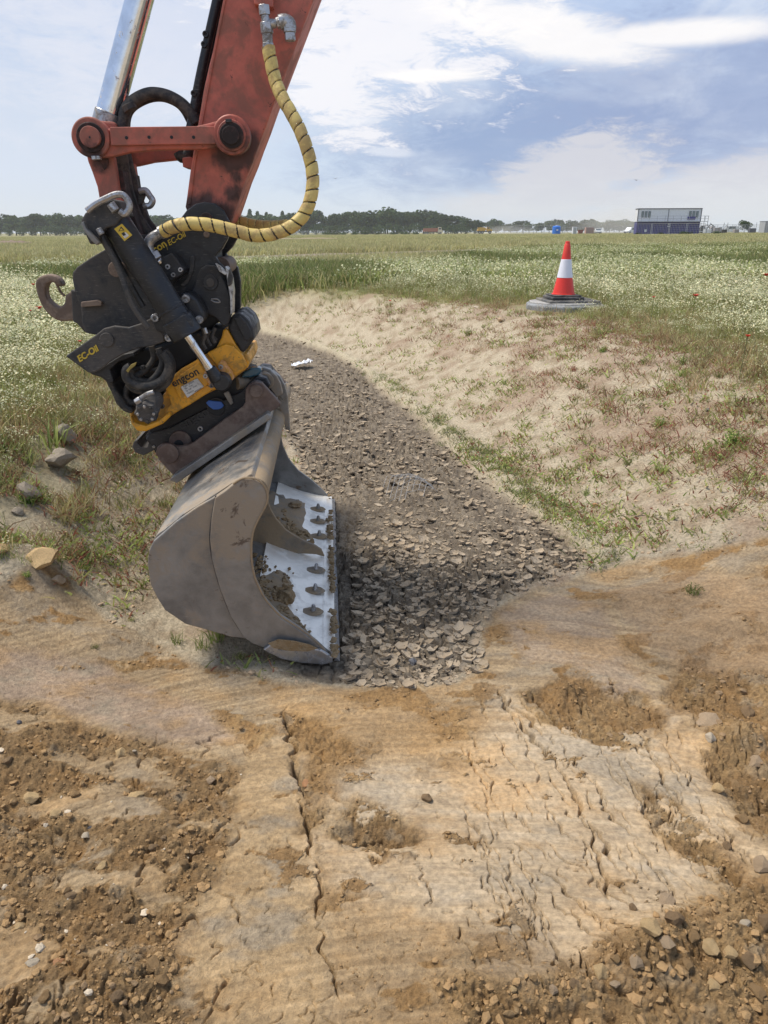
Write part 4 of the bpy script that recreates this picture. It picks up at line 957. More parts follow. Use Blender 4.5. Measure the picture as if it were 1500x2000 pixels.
# fittings of the yellow hose
def chain(pts, rads, d, sides):
    for (a, b), r_, s in zip(zip(pts, pts[1:]), rads, sides): cyl('fitting', P(*a, d), P(*b, d), r_, M['steel'], E, seg=s, bevel=.0015)
chain([(515,10),(517,30),(520,44),(522,66),(523,84),(524,96)], [.022, .016, .024, .020, .023, .013], 3.27, [6, 14, 8, 14, 6, 12])
chain([(524,46),(540,46),(556,42)], [.016, .020], 3.27, [12, 6])
tube('elbow', PP([(546,44),(556,42),(564,46),(566,56)], 3.27), .026, M['steel'], E, 12, 5)
chain([(565,52),(566,64),(567,80)], [.026, .022], 3.27, [6, 6])
# yellow hose with spiral guard
def spiral(pts, d0, R0, pitch):
    def radf(s, th):
        ph = (s / pitch - th / (2 * math.pi)) % 1.0
        return R0 * (0.80 if ph < .10 else (1.0 + .035 * math.sin(ph * math.pi) + .012 * math.sin(s * 90 + th)))
    def matf(s, th):
        return 1 if ((s / pitch - th / (2 * math.pi)) % 1.0) < .11 else 0
    return tube('spiral_hose', PP(pts, d0), R0, M['hoseyel'], E, 28, 34, None, radf, matf, M['rubber'])
spiral([(524,92,3.27),(530,125,3.26),(538,158,3.25),(551,190,3.22),(568,220,3.19),(583,248,3.17),(596,280,3.15),(607,318,3.14),(611,350,3.13),(607,386,3.12),(594,418,3.11),(570,442,3.10),(536,456,3.10),(498,460,3.10),(455,450,3.10),(412,440,3.10),(372,437,3.10),(342,442,3.11),(320,452,3.14)], 3.2, .0245, .047)
spiral([(446,430,3.62),(470,434,3.60),(500,440,3.56),(530,442,3.5),(560,440,3.44)], 3.5, .024, .047)

# ------------------------------------------------------------------ plants: materials and small meshes
def leafmat(name, rough=0.6, trans=0.35, var=0.25):
    m = bpy.data.materials.new(name); m.use_nodes = True; t = NT(m.node_tree); t.n.clear()
    c = t.node('ShaderNodeAttribute', attribute_name='leaf_colour').outputs['Color']
    oi = t.node('ShaderNodeObjectInfo').outputs['Random']
    k = t.ramp(oi, 0, 1, 1 - var, 1 + var); c = t.mix(1.0, c, t.mix(0.0, k, k), 'MULTIPLY')
    p = t.node('ShaderNodeBsdfPrincipled'); t.l.new(c, p.inputs['Base Color']); p.inputs['Roughness'].default_value = rough; p.inputs['Specular IOR Level'].default_value = .25
    tr = t.node('ShaderNodeBsdfTranslucent'); t.l.new(c, tr.inputs['Color'])
    mx = t.node('ShaderNodeMixShader'); mx.inputs[0].default_value = trans
    t.l.new(p.outputs[0], mx.inputs[1]); t.l.new(tr.outputs[0], mx.inputs[2])
    o = t.node('ShaderNodeOutputMaterial'); t.l.new(mx.outputs[0], o.inputs[0]); return m
LEAF = leafmat('leaf')
def cmat(name, base, rough=.7, **k): return mat(name, base, rough, bump=k.pop('bump', 0.0), **k)
class PB:
    """collects small coloured triangles of a plant"""
    def __init__(s): s.v = []; s.f = []; s.c = []
    def tri(s, a, b, c, colr):
        n = len(s.v); s.v += [tuple(a), tuple(b), tuple(c)]; s.c += [colr] * 3; s.f.append((n, n + 1, n + 2))
    def blade(s, base, dirn, L, wd, colr, bend=.3, tip=None, r=rnd):
        d = dirn.normalized(); side = d.cross(Vector((r.uniform(-1, 1), r.uniform(-1, 1), .2))).normalized() * wd
        m = base + d * L * .55; hd = Vector((d.x, d.y, 0)); e = base + d * L + hd * bend * L - ZX * bend * L * .35
        tip = tip or colr
        n = len(s.v); s.v += [tuple(base - side), tuple(base + side), tuple(m - side * .8), tuple(m + side * .8), tuple(e)]
        s.c += [colr, colr, colr, colr, tip]; s.f += [(n, n + 1, n + 3), (n, n + 3, n + 2), (n + 2, n + 3, n + 4)]
        return e
    def disc(s, c, r_, colr, mid, tilt, sides=6):
        nrm = tilt.normalized(); a = nrm.orthogonal().normalized(); b = nrm.cross(a); pts = [c + (a * math.cos(2 * math.pi * i / sides) + b * math.sin(2 * math.pi * i / sides)) * r_ for i in range(sides)]
        for i in range(sides): s.tri(c + nrm * r_ * .15, pts[i], pts[(i + 1) % sides], colr)
        if mid:
            for i in range(4):
                q = [c + nrm * r_ * .3 + (a * math.cos(math.pi * i / 2 + k) + b * math.sin(math.pi * i / 2 + k)) * r_ * .32 for k in (0, 1.57)]
                s.tri(c + nrm * r_ * .45, q[0], q[1], mid)
    def mesh(s, name, m=None):
        me = mesh_np(name, s.v, s.f, m or LEAF, False, 3); vcol(me, 'leaf_colour', np.array(s.c, np.float32)); return me
def cj(c, r, k=.2): 
    f = 1 + r.uniform(-k, k); return (c[0] * f * (1 + r.uniform(-.08, .08)), c[1] * f, c[2] * f)
def up(r, spread): return Vector((r.gauss(0, spread), r.gauss(0, spread), 1))
GREEN, LIME, OLIVE, STRAW, REDW, DKG = (.20, .25, .07), (.37, .42, .13), (.36, .33, .15), (.56, .47, .25), (.30, .12, .08), (.09, .125, .04)
def grass_tuft(seed, n=16, h=.32, rad=.06, cols=(GREEN, LIME, LIME, OLIVE, STRAW), wd=.004, spread=.28):
    r = random.Random(seed); p = PB()
    for i in range(n): p.blade(Vector((r.gauss(0, rad), r.gauss(0, rad), -.01)), up(r, spread), h * r.uniform(.45, 1.1), wd * r.uniform(.6, 1.3), cj(r.choice(cols), r), r.uniform(.1, .5), None, r)
    return p
def flower_clump(seed, n=12, h=.34, rad=.09, fr=.011, white=(.86, .83, .58), mid=(.60, .48, .06), fern=26, fl=1):
    r = random.Random(seed); p = PB()
    for i in range(fern): p.blade(Vector((r.gauss(0, rad), r.gauss(0, rad), 0)), up(r, .45), h * r.uniform(.3, .8), .005, cj(r.choice((GREEN, OLIVE, LIME)), r), .3, None, r)
    for i in range(n):
        e = p.blade(Vector((r.gauss(0, rad), r.gauss(0, rad), 0)), up(r, .22), h * r.uniform(.7, 1.1), .0018, cj(OLIVE, r), .08, None, r)
        for k in range(fl):
            q = e + Vector((r.gauss(0, .02), r.gauss(0, .02), r.gauss(0, .015))) * (k > 0)
            p.disc(q, fr * r.uniform(.7, 1.2), cj(white, r, .12), mid, Vector((r.gauss(0, .6), r.gauss(-.3, .6), 1)))
    return p
def scrub(seed, n=26, h=.09, rad=.07, cols=(REDW, (.26, .12, .07), OLIVE), wd=.003, spread=.8):
    r = random.Random(seed); p = PB()
    for i in range(n):
        e = p.blade(Vector((r.gauss(0, rad), r.gauss(0, rad), -.005)), up(r, spread), h * r.uniform(.3, 1.1), wd * r.uniform(.6, 1.4), cj(r.choice(cols), r, .3), .2, None, r)
        if r.random() < .5: p.disc(e, .005 * r.uniform(.6, 1.4), cj(r.choice(cols), r, .3), None, Vector((r.gauss(0, 1), r.gauss(0, 1), 1)), 3)
    return p
def src(meshes, nm):
    c = bpy.data.collections.new(nm)
    for i, p in enumerate(meshes): c.objects.link(bpy.data.objects.new(nm, p.mesh(nm)))
    return c
def gn_scatter(name, pts, scl, rot, coll, label=None):
    """one object that carries a plant at each of its points"""
    me = bpy.data.meshes.new(name); me.vertices.add(len(pts)); me.vertices.foreach_set('co', np.asarray(pts, np.float32).ravel())
    vfloat(me, 'plant_size', scl); vfloat(me, 'plant_turn', rot)
    o = bpy.data.objects.new(name, me); col.objects.link(o); o['kind'] = 'stuff'
    if label: o['label'] = label
    ng = bpy.data.node_groups.new(name, 'GeometryNodeTree')
    ng.interface.new_socket('Geometry', in_out='INPUT', socket_type='NodeSocketGeometry'); ng.interface.new_socket('Geometry', in_out='OUTPUT', socket_type='NodeSocketGeometry')
    N = ng.nodes; L = ng.links
    gi = N.new('NodeGroupInput'); go_ = N.new('NodeGroupOutput'); m2p = N.new('GeometryNodeMeshToPoints'); iop = N.new('GeometryNodeInstanceOnPoints'); ci = N.new('GeometryNodeCollectionInfo')
    ci.inputs['Collection'].default_value = coll; ci.inputs['Separate Children'].default_value = True; ci.inputs['Reset Children'].default_value = True
    a1 = N.new('GeometryNodeInputNamedAttribute'); a1.data_type = 'FLOAT'; a1.inputs['Name'].default_value = 'plant_size'
    a2 = N.new('GeometryNodeInputNamedAttribute'); a2.data_type = 'FLOAT'; a2.inputs['Name'].default_value = 'plant_turn'
    cx = N.new('ShaderNodeCombineXYZ'); L.new(a2.outputs[0], cx.inputs[2])
    L.new(gi.outputs[0], m2p.inputs[0]); L.new(m2p.outputs[0], iop.inputs['Points']); L.new(ci.outputs[0], iop.inputs['Instance'])
    iop.inputs['Pick Instance'].default_value = True
    L.new(cx.outputs[0], iop.inputs['Rotation']); L.new(a1.outputs[0], iop.inputs['Scale']); L.new(iop.outputs[0], go_.inputs[0])
    md = o.modifiers.new('plants', 'NODES'); md.node_group = ng
    return o
nr = np.random.RandomState(5)
S_GRASS = src([grass_tuft(i, 18, .30) for i in range(4)] + [grass_tuft(9 + i, 14, .40, .05, (GREEN, DKG, LIME), .005) for i in range(2)], 'grass_tuft')
S_FLOWER = src([flower_clump(20 + i, 11, .34) for i in range(4)] + [flower_clump(30 + i, 16, .30, .10, .008, (.68, .68, .46), (.45, .42, .10), 22, 3) for i in range(3)], 'flower_clump')
S_FARF = src([flower_clump(40 + i, 8, .30, .30, .016, (.60, .60, .36), None, 34, 1) for i in range(3)] + [grass_tuft(50 + i, 26, .34, .32, (LIME, GREEN, OLIVE), .012) for i in range(3)], 'far_clump')
S_FARG = src([grass_tuft(55 + i, 30, .34, .32, (GREEN, (.13, .17, .05), OLIVE), .011) for i in range(3)], 'far_grass')
S_PALE = src([grass_tuft(60 + i, 30, .26, .30, ((.50, .45, .22), (.56, .50, .27), (.40, .39, .17)), .012) for i in range(3)], 'pale_clump')
S_WIDE = src([grass_tuft(65 + i, 60, .20, 1.3, ((.50, .45, .22), (.56, .50, .27), (.38, .38, .16)), .05) for i in range(3)], 'wide_clump')
S_RED = src([scrub(70 + i) for i in range(4)], 'red_scrub')
S_DRY = src([grass_tuft(80 + i, 14, .22, .05, (STRAW, OLIVE, (.30, .20, .11)), .003, .4) for i in range(3)], 'dry_tuft')
S_SEED = src([scrub(90 + i, 10, .045, .03, (GREEN, OLIVE, REDW, LIME), .0035, .7) for i in range(4)], 'seedling')
S_LOW = src([grass_tuft(100 + i, 20, .075, .05, (GREEN, OLIVE, (.10, .13, .06)), .0025, .7) for i in range(3)], 'low_grass')

MEADOW = wpoly([(-900, 470), (-900, 1010), (-200, 1000), (0, 985), (70, 955), (110, 915), (190, 905), (262, 880), (290, 840), (300, 790), (330, 740), (380, 690), (430, 640), (455, 600), (560, 584), (700, 590), (800, 592), (900, 598), (1000, 606), (1060, 622), (1180, 628), (1250, 655), (1330, 680), (1400, 705), (1440, 740), (1500, 775), (1700, 830), (2300, 1000), (2300, 470)])
GREENY = wpoly([(700, 722), (760, 732), (830, 790), (900, 850), (960, 880), (1040, 950), (1100, 1000), (1190, 1060), (1245, 1095), (1190, 1110), (1100, 1040), (1030, 980), (930, 905), (860, 850), (790, 780), (730, 745)])
REDZ = wpoly([(1040, 600), (1250, 640), (1500, 700), (1900, 800), (1900, 1010), (1500, 960), (1300, 900), (1180, 830), (1100, 760), (1000, 690), (700, 610), (760, 596)])
REDL = wpoly([(-300, 850), (60, 850), (180, 830), (300, 830), (320, 900), (240, 940), (120, 1060), (60, 1100), (-300, 1120)])
CONE = hit(1103, 596, .1)
def clear(x, y):
    """keep plants out of the machine's bucket, the concrete ring and the scraped clay"""
    ok = ((x - CONE.x) ** 2 + (y - 10.0) ** 2) > .62 ** 2
    ok &= ~((np.abs(x + .58) < .50) & (y > 2.5) & (y < 4.6))
    for bx_, by_ in BOULD: ok &= ((x - bx_) ** 2 + (y - by_ + .12) ** 2) > .14 ** 2
    return ok
BOULD = [(q.x, q.y) for q in (hit(118, 925), hit(58, 985), hit(128, 868))]
def sample(n, y0, y1, power=1.0, umax=.62):
    """points over the strip of land between y0 and y1, thinning with distance"""
    t = nr.rand(n); y = (y0 ** (1 - power) + t * (y1 ** (1 - power) - y0 ** (1 - power))) ** (1 / (1 - power)) if power != 1 else y0 * (y1 / y0) ** t
    x = (nr.rand(n) * 2 - 1) * (umax * (.935 * y + .57)); return x, y
def zz(x, y): return np.array(gz(x, y))
def put(name, x, y, smin, smax, coll, label=None, dz=0.0, grow=None):
    s = nr.uniform(smin, smax, len(x)) * (1 if grow is None else grow)
    return gn_scatter(name, np.stack([x, y, zz(x, y) + dz], -1), s, nr.uniform(0, 6.28, len(x)), coll, label)
def where(x, y, *arrs):
    return
# meadow close by (3 to 14 m)
x, y = sample(30000, 2.6, 15, .6)
sd = sdf(MEADOW, x + .25 * fbm(x * 1.5, y * 1.5, 4, 201), y + .35 * fbm(x * 1.5, y * 1.5, 4, 202)); dn = fbm(x * .9, y * .9, 4, 203)
keep = (nr.rand(len(x)) < sstep(.55, -1.1, sd) * (.42 + .62 * sstep(-.25, .2, dn))) & clear(x, y); x, y, sd, dn = x[keep], y[keep], sd[keep], dn[keep]
fl = nr.rand(len(x)) < .55 + .35 * np.clip(fbm(x * .6, y * .6, 3, 205) * 2, -1, 1)
edge = sstep(-1.9, .1, sd); g_ = (1 - .66 * edge) * (.8 + .35 * sstep(-.3, .3, fbm(x * .7 + 9, y * .7, 3, 207)))
gx_ = ~fl
dryp = gx_ & (nr.rand(len(x)) < .25 + .6 * sstep(-.1, .3, fbm(x * .8 + 4, y * .8, 3, 209)) + .5 * edge)
gx_ = gx_ & ~dryp
put('dry_meadow_grass', x[dryp], y[dryp], .6, 1.2, S_DRY, 'pale dry grass mixed through the meadow', 0, .5 + .5 * g_[dryp])
put('meadow_grass', x[gx_], y[gx_], .55, 1.1, S_GRASS, 'green grass growing thickly across the field', 0, g_[gx_] * .85)
put('white_meadow_flowers', x[fl], y[fl], .55, 1.1, S_FLOWER, 'small white wildflowers spread through the grass', 0, g_[fl])
# farther meadow
x, y = sample(42000, 14, 75, 1.0, .60); dn = fbm(x * .18, y * .12, 4, 211)
band = (np.abs(y - 36 - 1.1 * x + 2 * fbm(x * .9, y * .9, 4, 81)) < 6.3) & (x < .2 * y - 1)
keep = ~band & (nr.rand(len(x)) < .6 + .5 * sstep(-.2, .2, dn)); x, y = x[keep], y[keep]
left = ((x < .12 * y - 1.0) & (y > 22 + 3 * fbm(x * .2, y * .2, 2, 213))) | (y > 40 + 8 * fbm(x * .1, y * .1, 3, 214) + .6 * x); 
pf = sstep(-.12, .12, fbm(x * .22 + 3, y * .10, 4, 217) + .15 * fbm(x * 1.2, y * .5, 3, 218)) > nr.rand(len(x))
m1, m2 = ~left & pf, ~left & ~pf
put('flowering_field', x[m1], y[m1], .7, 1.3, S_FARF, 'distant drifts of white flowers in the green field', 0, 1 + y[m1] / 200)
put('green_field', x[m2], y[m2], .6, 1.15, S_FARG, 'patches of plain green grass across the field', 0, 1 + y[m2] / 200)
put('pale_field_grass', x[left], y[left], .8, 1.4, S_PALE, 'pale straw green grass of the far field', 0, 1 + y[left] / 150)
x, y = sample(22000, 75, 330, 1.2, .60)
put('pale_field_grass', x, y, .9, 1.4, S_WIDE, 'thin pale grass reaching to the tree line')
# red low growth at the meadow's edge and on the bank
x, y = sample(9000, 2.8, 14, .7); sd = np.minimum(sdf(REDZ, x, y), sdf(REDL, x, y)); dn = fbm(x * 1.6, y * 1.6, 4, 221)
keep = (nr.rand(len(x)) < sstep(.45, -.3, sd) * (.38 + .9 * sstep(-.2, .2, dn))) & clear(x, y) ; x, y = x[keep], y[keep]
put('red_ground_cover', x, y, .35, .95, S_RED, 'reddish low weeds creeping over the pale bank')
x, y = sample(8000, 2.8, 14, .7); sd = sdf(MEADOW, x, y); dn = fbm(x * 1.2 + 5, y * 1.2, 4, 222)
keep = (nr.rand(len(x)) < sstep(.75, -.2, sd) * (sd > -1.6) * sstep(-.25, .25, dn) * .75) & clear(x, y); x, y = x[keep], y[keep]
put('dry_grass', x, y, .45, 1.0, S_DRY, 'dry straw coloured grass at the edge of the meadow')
# seedlings over the bare banks, away from mud and fresh clay
x, y = sample(19000, 2.4, 13, .9)
sm = sdf(ZW['mud'], x, y); sc_ = sdf(ZW['clay'], x, y); sd = sdf(MEADOW, x, y); dn = fbm(x * 1.4, y * 1.4, 4, 231)
keep = (sm > .05) & (sc_ > .03) & (sd > -.3) & clear(x, y) & (nr.rand(len(x)) < .20 + .75 * sstep(-.1, .3, dn)); x, y = x[keep], y[keep]
put('seedlings', x, y, .5, 1.6, S_SEED, 'tiny green and red seedlings dotted over bare soil')
x, y = sample(30000, 2.4, 11, .9); sd = sdf(GREENY, x + .08 * fbm(x * 3, y * 3, 3, 241), y + .12 * fbm(x * 3, y * 3, 3, 242)); dn = fbm(x * 2.2, y * 2.2, 3, 243)
keep = (nr.rand(len(x)) < sstep(.08, -.07, sd) * (.22 + .75 * sstep(-.2, .2, dn))); x, y = x[keep], y[keep]
put('low_green_grass', x, y, .4, 1.0, S_LOW, 'short green grass in a strip along the mud edge')

# ------------------------------------------------------------------ loose soil
def stones_mesh(name, pts, sizes, m, seed, flat=.7, sub=1):
    """many small angular lumps joined in one mesh"""
    r = np.random.RandomState(seed)
    bm = bmesh.new(); bmesh.ops.create_icosphere(bm, subdivisions=sub, radius=1.0)
    bv = np.array([v.co[:] for v in bm.verts]); bf = np.array([[v.index for v in f.verts] for f in bm.faces]); bm.free()
    n = len(pts); nv = len(bv)
    sc3 = sizes[:, None] * r.uniform(.6, 1.25, (n, 3)) * np.array([1, 1, flat]); jit = 1 + r.uniform(-.28, .28, (n, nv, 1))
    q = bv[None] * jit * sc3[:, None, :]
    a = r.uniform(0, 6.28, n); ca_, sa_ = np.cos(a)[:, None], np.sin(a)[:, None]; tl = r.uniform(-.6, .6, (n, 1))
    x = q[..., 0] * ca_ - q[..., 1] * sa_; y = q[..., 0] * sa_ + q[..., 1] * ca_; z = q[..., 2] + x * tl * .5
    V = np.stack([x, y, z], -1) + pts[:, None, :]; F_ = (bf[None] + (np.arange(n) * nv)[:, None, None]).reshape(-1, 3)
    me = mesh_np(name, V.reshape(-1, 3), F_, m, False, 3); return me
def soilstone(name, base, lo=.75, hi=1.25, bump=.004):
    return mat(name, base, .92, spec=.2, var=.30, var_scale=22, dirt=(base[0] * 1.25, base[1] * 1.2, base[2] * 1.15), dirt_amt=.5, dirt_scale=30, bump=bump, bump_scale=140)
SO = soilstone('orange_clod', (.29, .19, .095)); SG = soilstone('grey_clod', (.40, .30, .20)); SP = soilstone('pale_stone', (.50, .43, .33)); SM = soilstone('mud_flake', (.29, .235, .17)); SD = soilstone('dark_clod', (.24, .165, .095)); SC = soilstone('yellow_clay', (.52, .375, .20)); SB = soilstone('blue_stone', (.17, .17, .18)); SR = soilstone('red_stone', (.46, .25, .13))
def stuff(name, me, label):
    o = bpy.data.objects.new(name, me); col.objects.link(o); o['kind'] = 'stuff'; o['label'] = label; return o
def samp_zone(zone_w, n, y0, y1, p, extra=None, soft=0.0):
    x, y = sample(n, y0, y1, p, .62); s = sdf(zone_w, x + .03 * fbm(x * 8, y * 8, 2, 251), y); k = s < soft
    return x[k], y[k]
def grid_vals(arr, x, y):
    r = np.clip(np.searchsorted(YR, y) - i0, 0, arr.shape[0] - 1); c = np.clip(np.searchsorted(U, x / DY(y)), 0, NC - 1); return arr[r, c]
def crumbs(name, zone, n, y0, y1, smin, smax, m, seed, thr=None, flat=.7, label='', sub=1, skinmax=.5, sink=.25):
    x, y = samp_zone(ZW[zone], n, y0, y1, .5)
    k = grid_vals(skin if not isinstance(skinmax, tuple) else skin, x, y) < skinmax
    if thr is not None: k &= fbm(x * 3.2, y * 3.2, 3, seed) > thr
    x, y = x[k], y[k]; s = smin + (smax - smin) * nr.rand(len(x)) ** 5
    pts = np.stack([x, y, zz(x, y) + s * (flat * .7 - sink)], -1)
    return stuff(name, stones_mesh(name, pts, s, m, seed, flat, sub), label)
crumbs('rubble_crumbs', 'rubble', 9000, .95, 2.6, .002, .012, SO, 301, None, .75, 'small orange brown clay crumbs covering the rough left foreground')
crumbs('dark_crumbs', 'rubble', 5000, .95, 2.6, .002, .010, SD, 302, .0, .75, 'darker damp crumbs among the rubble')
crumbs('pale_gravel', 'rubble', 500, .95, 2.6, .003, .014, SP, 303, .05, .7, 'pale gravel scattered in the rubble', 1, 1.1)
crumbs('clay_crumbs', 'clay', 20000, .95, 3.6, .0018, .008, SO, 304, -.15, .75, 'loose orange clay crumbs on the scraped ground', 1, .45)
crumbs('edge_crumbs', 'torn5', 9000, .95, 2.6, .002, .015, SO, 305, None, .75, 'heaped brown crumbs along the lower scraped edge', 1, .8)
crumbs('torn_crumbs', 'torn3', 3600, 1.1, 3.2, .003, .016, SD, 306, None, .75, 'broken clods down the right side', 1, .8)
crumbs('torn_crumbs', 'torn1', 1500, 1.1, 3.2, .003, .014, SD, 307, None, .75, 'broken clods in the dark hollow', 1, .8)
crumbs('fine_crumbs', 'low', 4000, .95, 2.2, .0012, .005, SO, 308, -.1, .8, 'fine crumbs dusted over the lower clay', 1, 1.1)
x, y = sample(9500, 2.3, 10, .9); k = (sdf(ZW['mud'], x, y) > .0) & (sdf(ZW['clay'], x, y) > 0) & clear(x, y); x, y = x[k], y[k]; s = .003 + .014 * nr.rand(len(x)) ** 4
stuff('bank_gravel', stones_mesh('bank_gravel', np.stack([x, y, zz(x, y)], -1), s, SG, 310, .7), 'small stones and crumbs strewn over the pale banks')
# curled flakes of dried mud
def flakes(name, n, smin, smax, seed, zone='mud', thr=-.3, y0=2.2, y1=13, curl=.5, mtl=None, label='', small=False):
    x, y = sample(n, y0, y1, .9, .5); k = sdf(ZW[zone], x, y) < .03; k &= fbm(x * 1.3 + 3, y * .8, 3, 74) + .25 * nr.randn(len(x)) > thr
    k &= ~((np.abs(x + .58) < .42) & (y < 4.5) & (x > -1.1)) 
    x, y = x[k], y[k]; r = np.random.RandomState(seed); n = len(x); s = smin + (smax - smin) * r.rand(n) ** 2.0
    seg = 5 if small else 7; ang = np.linspace(0, 2 * np.pi, seg, endpoint=False)[None] + r.uniform(-.3, .3, (n, seg)); rr = r.uniform(.65, 1.15, (n, seg))
    ex, ey = np.cos(ang) * rr, np.sin(ang) * rr; cu = curl * r.uniform(.3, 1.2, (n, 1))
    def ring(f, dz): return np.stack([ex * f, ey * f, (f * f) * cu * rr ** 2 * .8 + dz], -1)
    tk = .10 + .12 * r.rand(n, 1)
    L0 = np.stack([np.zeros((n, 1)), np.zeros((n, 1)), np.zeros((n, 1))], -1)
    rings_ = [L0, ring(1.0, 0 * tk), ring(.94, -tk * 2)] if small else [L0, ring(.6, 0 * tk), ring(1.0, 0 * tk), ring(.94, -tk * 2)]
    nq = len(rings_) - 2; verts = np.concatenate(rings_, 1) * s[:, None, None]
    tx, ty = r.normal(0, .22, (n, 1)), r.normal(0, .22, (n, 1)) + .10
    a = r.uniform(0, 6.28, n); ca_, sa_ = np.cos(a)[:, None], np.sin(a)[:, None]
    vx, vy = verts[..., 0] * ca_ - verts[..., 1] * sa_, verts[..., 0] * sa_ + verts[..., 1] * ca_
    vz = verts[..., 2] + vx * tx - vy * ty * .6
    V = np.stack([vx, vy, vz], -1) + np.stack([x, y, zz(x, y) + s * .02], -1)[:, None, :]
    F_ = []
    for j in range(seg):
        k2 = (j + 1) % seg; F_ += [(0, 1 + j, 1 + k2)]
        for q in range(nq):
            A, B = 1 + q * seg, 1 + (q + 1) * seg; F_ += [(A + j, B + j, B + k2), (A + j, B + k2, A + k2)]
    F_ = np.array(F_); F_ = (F_[None] + (np.arange(n) * (1 + (nq + 1) * seg))[:, None, None]).reshape(-1, 3)
    return stuff(name, mesh_np(name, V.reshape(-1, 3), F_, mtl or SM, False, 3), label)
SM2 = soilstone('mud_flake_pale', (.35, .29, .215))
flakes('mud_flakes', 11000, .009, .034, 401, thr=-.25, curl=.45, label='curled flakes of cracked dried mud on the ditch floor')
flakes('pale_mud_flakes', 8500, .010, .038, 402, thr=-.2, curl=.60, mtl=SM2, label='paler curled mud flakes in the ditch')
flakes('small_mud_flakes', 13000, .006, .020, 403, thr=-9, curl=.3, label='small flakes and crumbs of dried mud', small=True)

# ------------------------------------------------------------------ countable stones and clods
def rock_mesh(seed, m, flat=.65, sub=2, rough=.18, size=1.0):
    r = random.Random(seed); bm = bmesh.new(); bmesh.ops.create_icosphere(bm, subdivisions=sub, radius=1)
    planes = [(Vector((r.gauss(0, 1), r.gauss(0, 1), r.gauss(0, 1))).normalized(), r.uniform(.42, .85)) for _ in range(13)]
    pts = np.array([v.co[:] for v in bm.verts]); nz_ = fbm(pts[:, 0] * 2.2 + seed, pts[:, 1] * 2.2 + pts[:, 2] * 1.7, 4, seed)
    for v, n_ in zip(bm.verts, nz_):
        p = v.co.copy()
        for pn, pd in planes:
            d = p.dot(pn)
            if d > pd: p -= pn * (d - pd) * .9
        p *= 1 + rough * 2.0 * float(n_); v.co = Vector((p.x, p.y * .82, p.z * flat)) * size
    me = bpy.data.meshes.new('rock'); 
    bm.to_mesh(me); bm.free(); me.materials.append(m)
    return me
ROCKV = {}
def rock(name, cat, label, px, py, wpx, m, seed, flat=.65, group=None, sink=.35, turn=None, dz=0):
    q = on(px, py); dist = (q - EYE).length; rad = wpx / 2 * dist / FPX
    key = (m.name, seed % 5, flat)
    if key not in ROCKV: ROCKV[key] = rock_mesh(seed % 5 + 11, m, flat)
    o = bpy.data.objects.new(name, ROCKV[key]); col.objects.link(o); o.scale = (rad, rad, rad)
    o.location = (q.x, q.y, q.z + rad * flat * (1 - 2 * sink) + dz); o.rotation_euler = (0, 0, turn if turn is not None else seed * 1.3)
    return tag(o, label, cat, group)
SGB = soilstone('boulder_stone', (.33, .285, .225))
rock('boulder', 'boulder', 'grey brown boulder among wildflowers left of the yellow rotator', 118, 915, 62, SGB, 3, .85, sink=.2)
rock('boulder', 'boulder', 'rounded grey boulder with green weed growing before it, at the left edge', 58, 978, 64, SGB, 1, .75, sink=.25)
rock('boulder', 'boulder', 'dark brown boulder half hidden in flowers above the grey boulder', 128, 864, 48, SGB, 2, .9, sink=.2)
rock('boulder', 'boulder', 'low grey rock under the rounded boulder, mostly buried', 36, 1003, 30, SGB, 4, .6)
rock('clay_boulder', 'clay lump', 'big yellow clay lump on the mound at the left, green shoots beside it', 92, 1145, 84, SC, 5, .5)
rock('clay_boulder', 'clay lump', 'yellow clay lump cut off by the left edge of the photo', 8, 1118, 60, SC, 6, .45)
rock('stone', 'stone', 'round brown stone at the foot of the yellow clay lump', 120, 1168, 30, SG, 7, .7)
rock('stone', 'stone', 'dark blue grey stone beside green weeds left of the bucket', 162, 1136, 22, SB, 8, .6)
rock('stone', 'stone', 'grey angular stone on bank top left of the cone plinth', 980, 628, 24, SG, 9, .5)
rock('stone', 'stone', 'flat pale stone lying just left of the concrete ring', 930, 601, 18, SP, 10, .35)
rock('stone', 'stone', 'orange tan stone lying alone on the pale right bank', 1163, 988, 17, SR, 11, .6)
rock('stone', 'stone', 'round dark grey pebble on the right bank', 1382, 803, 12, SB, 12, .8)
rock('stone', 'stone', 'pinkish stone wedged beside the long vertical crack', 598, 1524, 27, SR, 13, .7)
rock('stone', 'stone', 'small blue grey pebble on the rubble at far left', 38, 1412, 13, SB, 14, .6)
rock('stone', 'stone', 'grey rounded pebble in the middle of the left rubble', 175, 1620, 13, SB, 15, .7)
rock('stone', 'stone', 'white pebble shining in the upper left rubble', 264, 1474, 12, SP, 16, .5)
rock('stone', 'stone', 'pale broken stone at the middle of the left rubble', 168, 1632, 22, SP, 17, .5)
rock('stone', 'stone', 'long thin white stone near the lower left corner', 66, 1892, 24, SP, 18, .3, turn=.3)
rock('stone', 'stone', 'pink pebble cluster piece near the lower left corner', 118, 1890, 30, SR, 19, .4)
rock('clay_slab', 'clay clod', 'smooth brown upright clod standing on the right edge, largest there', 1490, 1828, 44, SD, 20, 1.1)
rock('clay_slab', 'clay clod', 'dark rounded clod heading the ridge of clods at lower right', 1312, 1830, 46, SD, 21, .8)
rock('clay_slab', 'clay clod', 'flat grey clay flake below the dark rounded clod', 1297, 1875, 36, SG, 22, .5)
rock('clay_slab', 'clay clod', 'yellowish clod right of the flat grey flake', 1383, 1868, 38, SC, 23, .6)
rock('clay_slab', 'clay clod', 'broad yellowish clod left of the dark rounded clod', 1270, 1850, 52, SC, 24, .55)
rock('clay_slab', 'clay clod', 'yellow brown clod low on the ridge near the bottom', 1170, 1912, 40, SC, 25, .6)
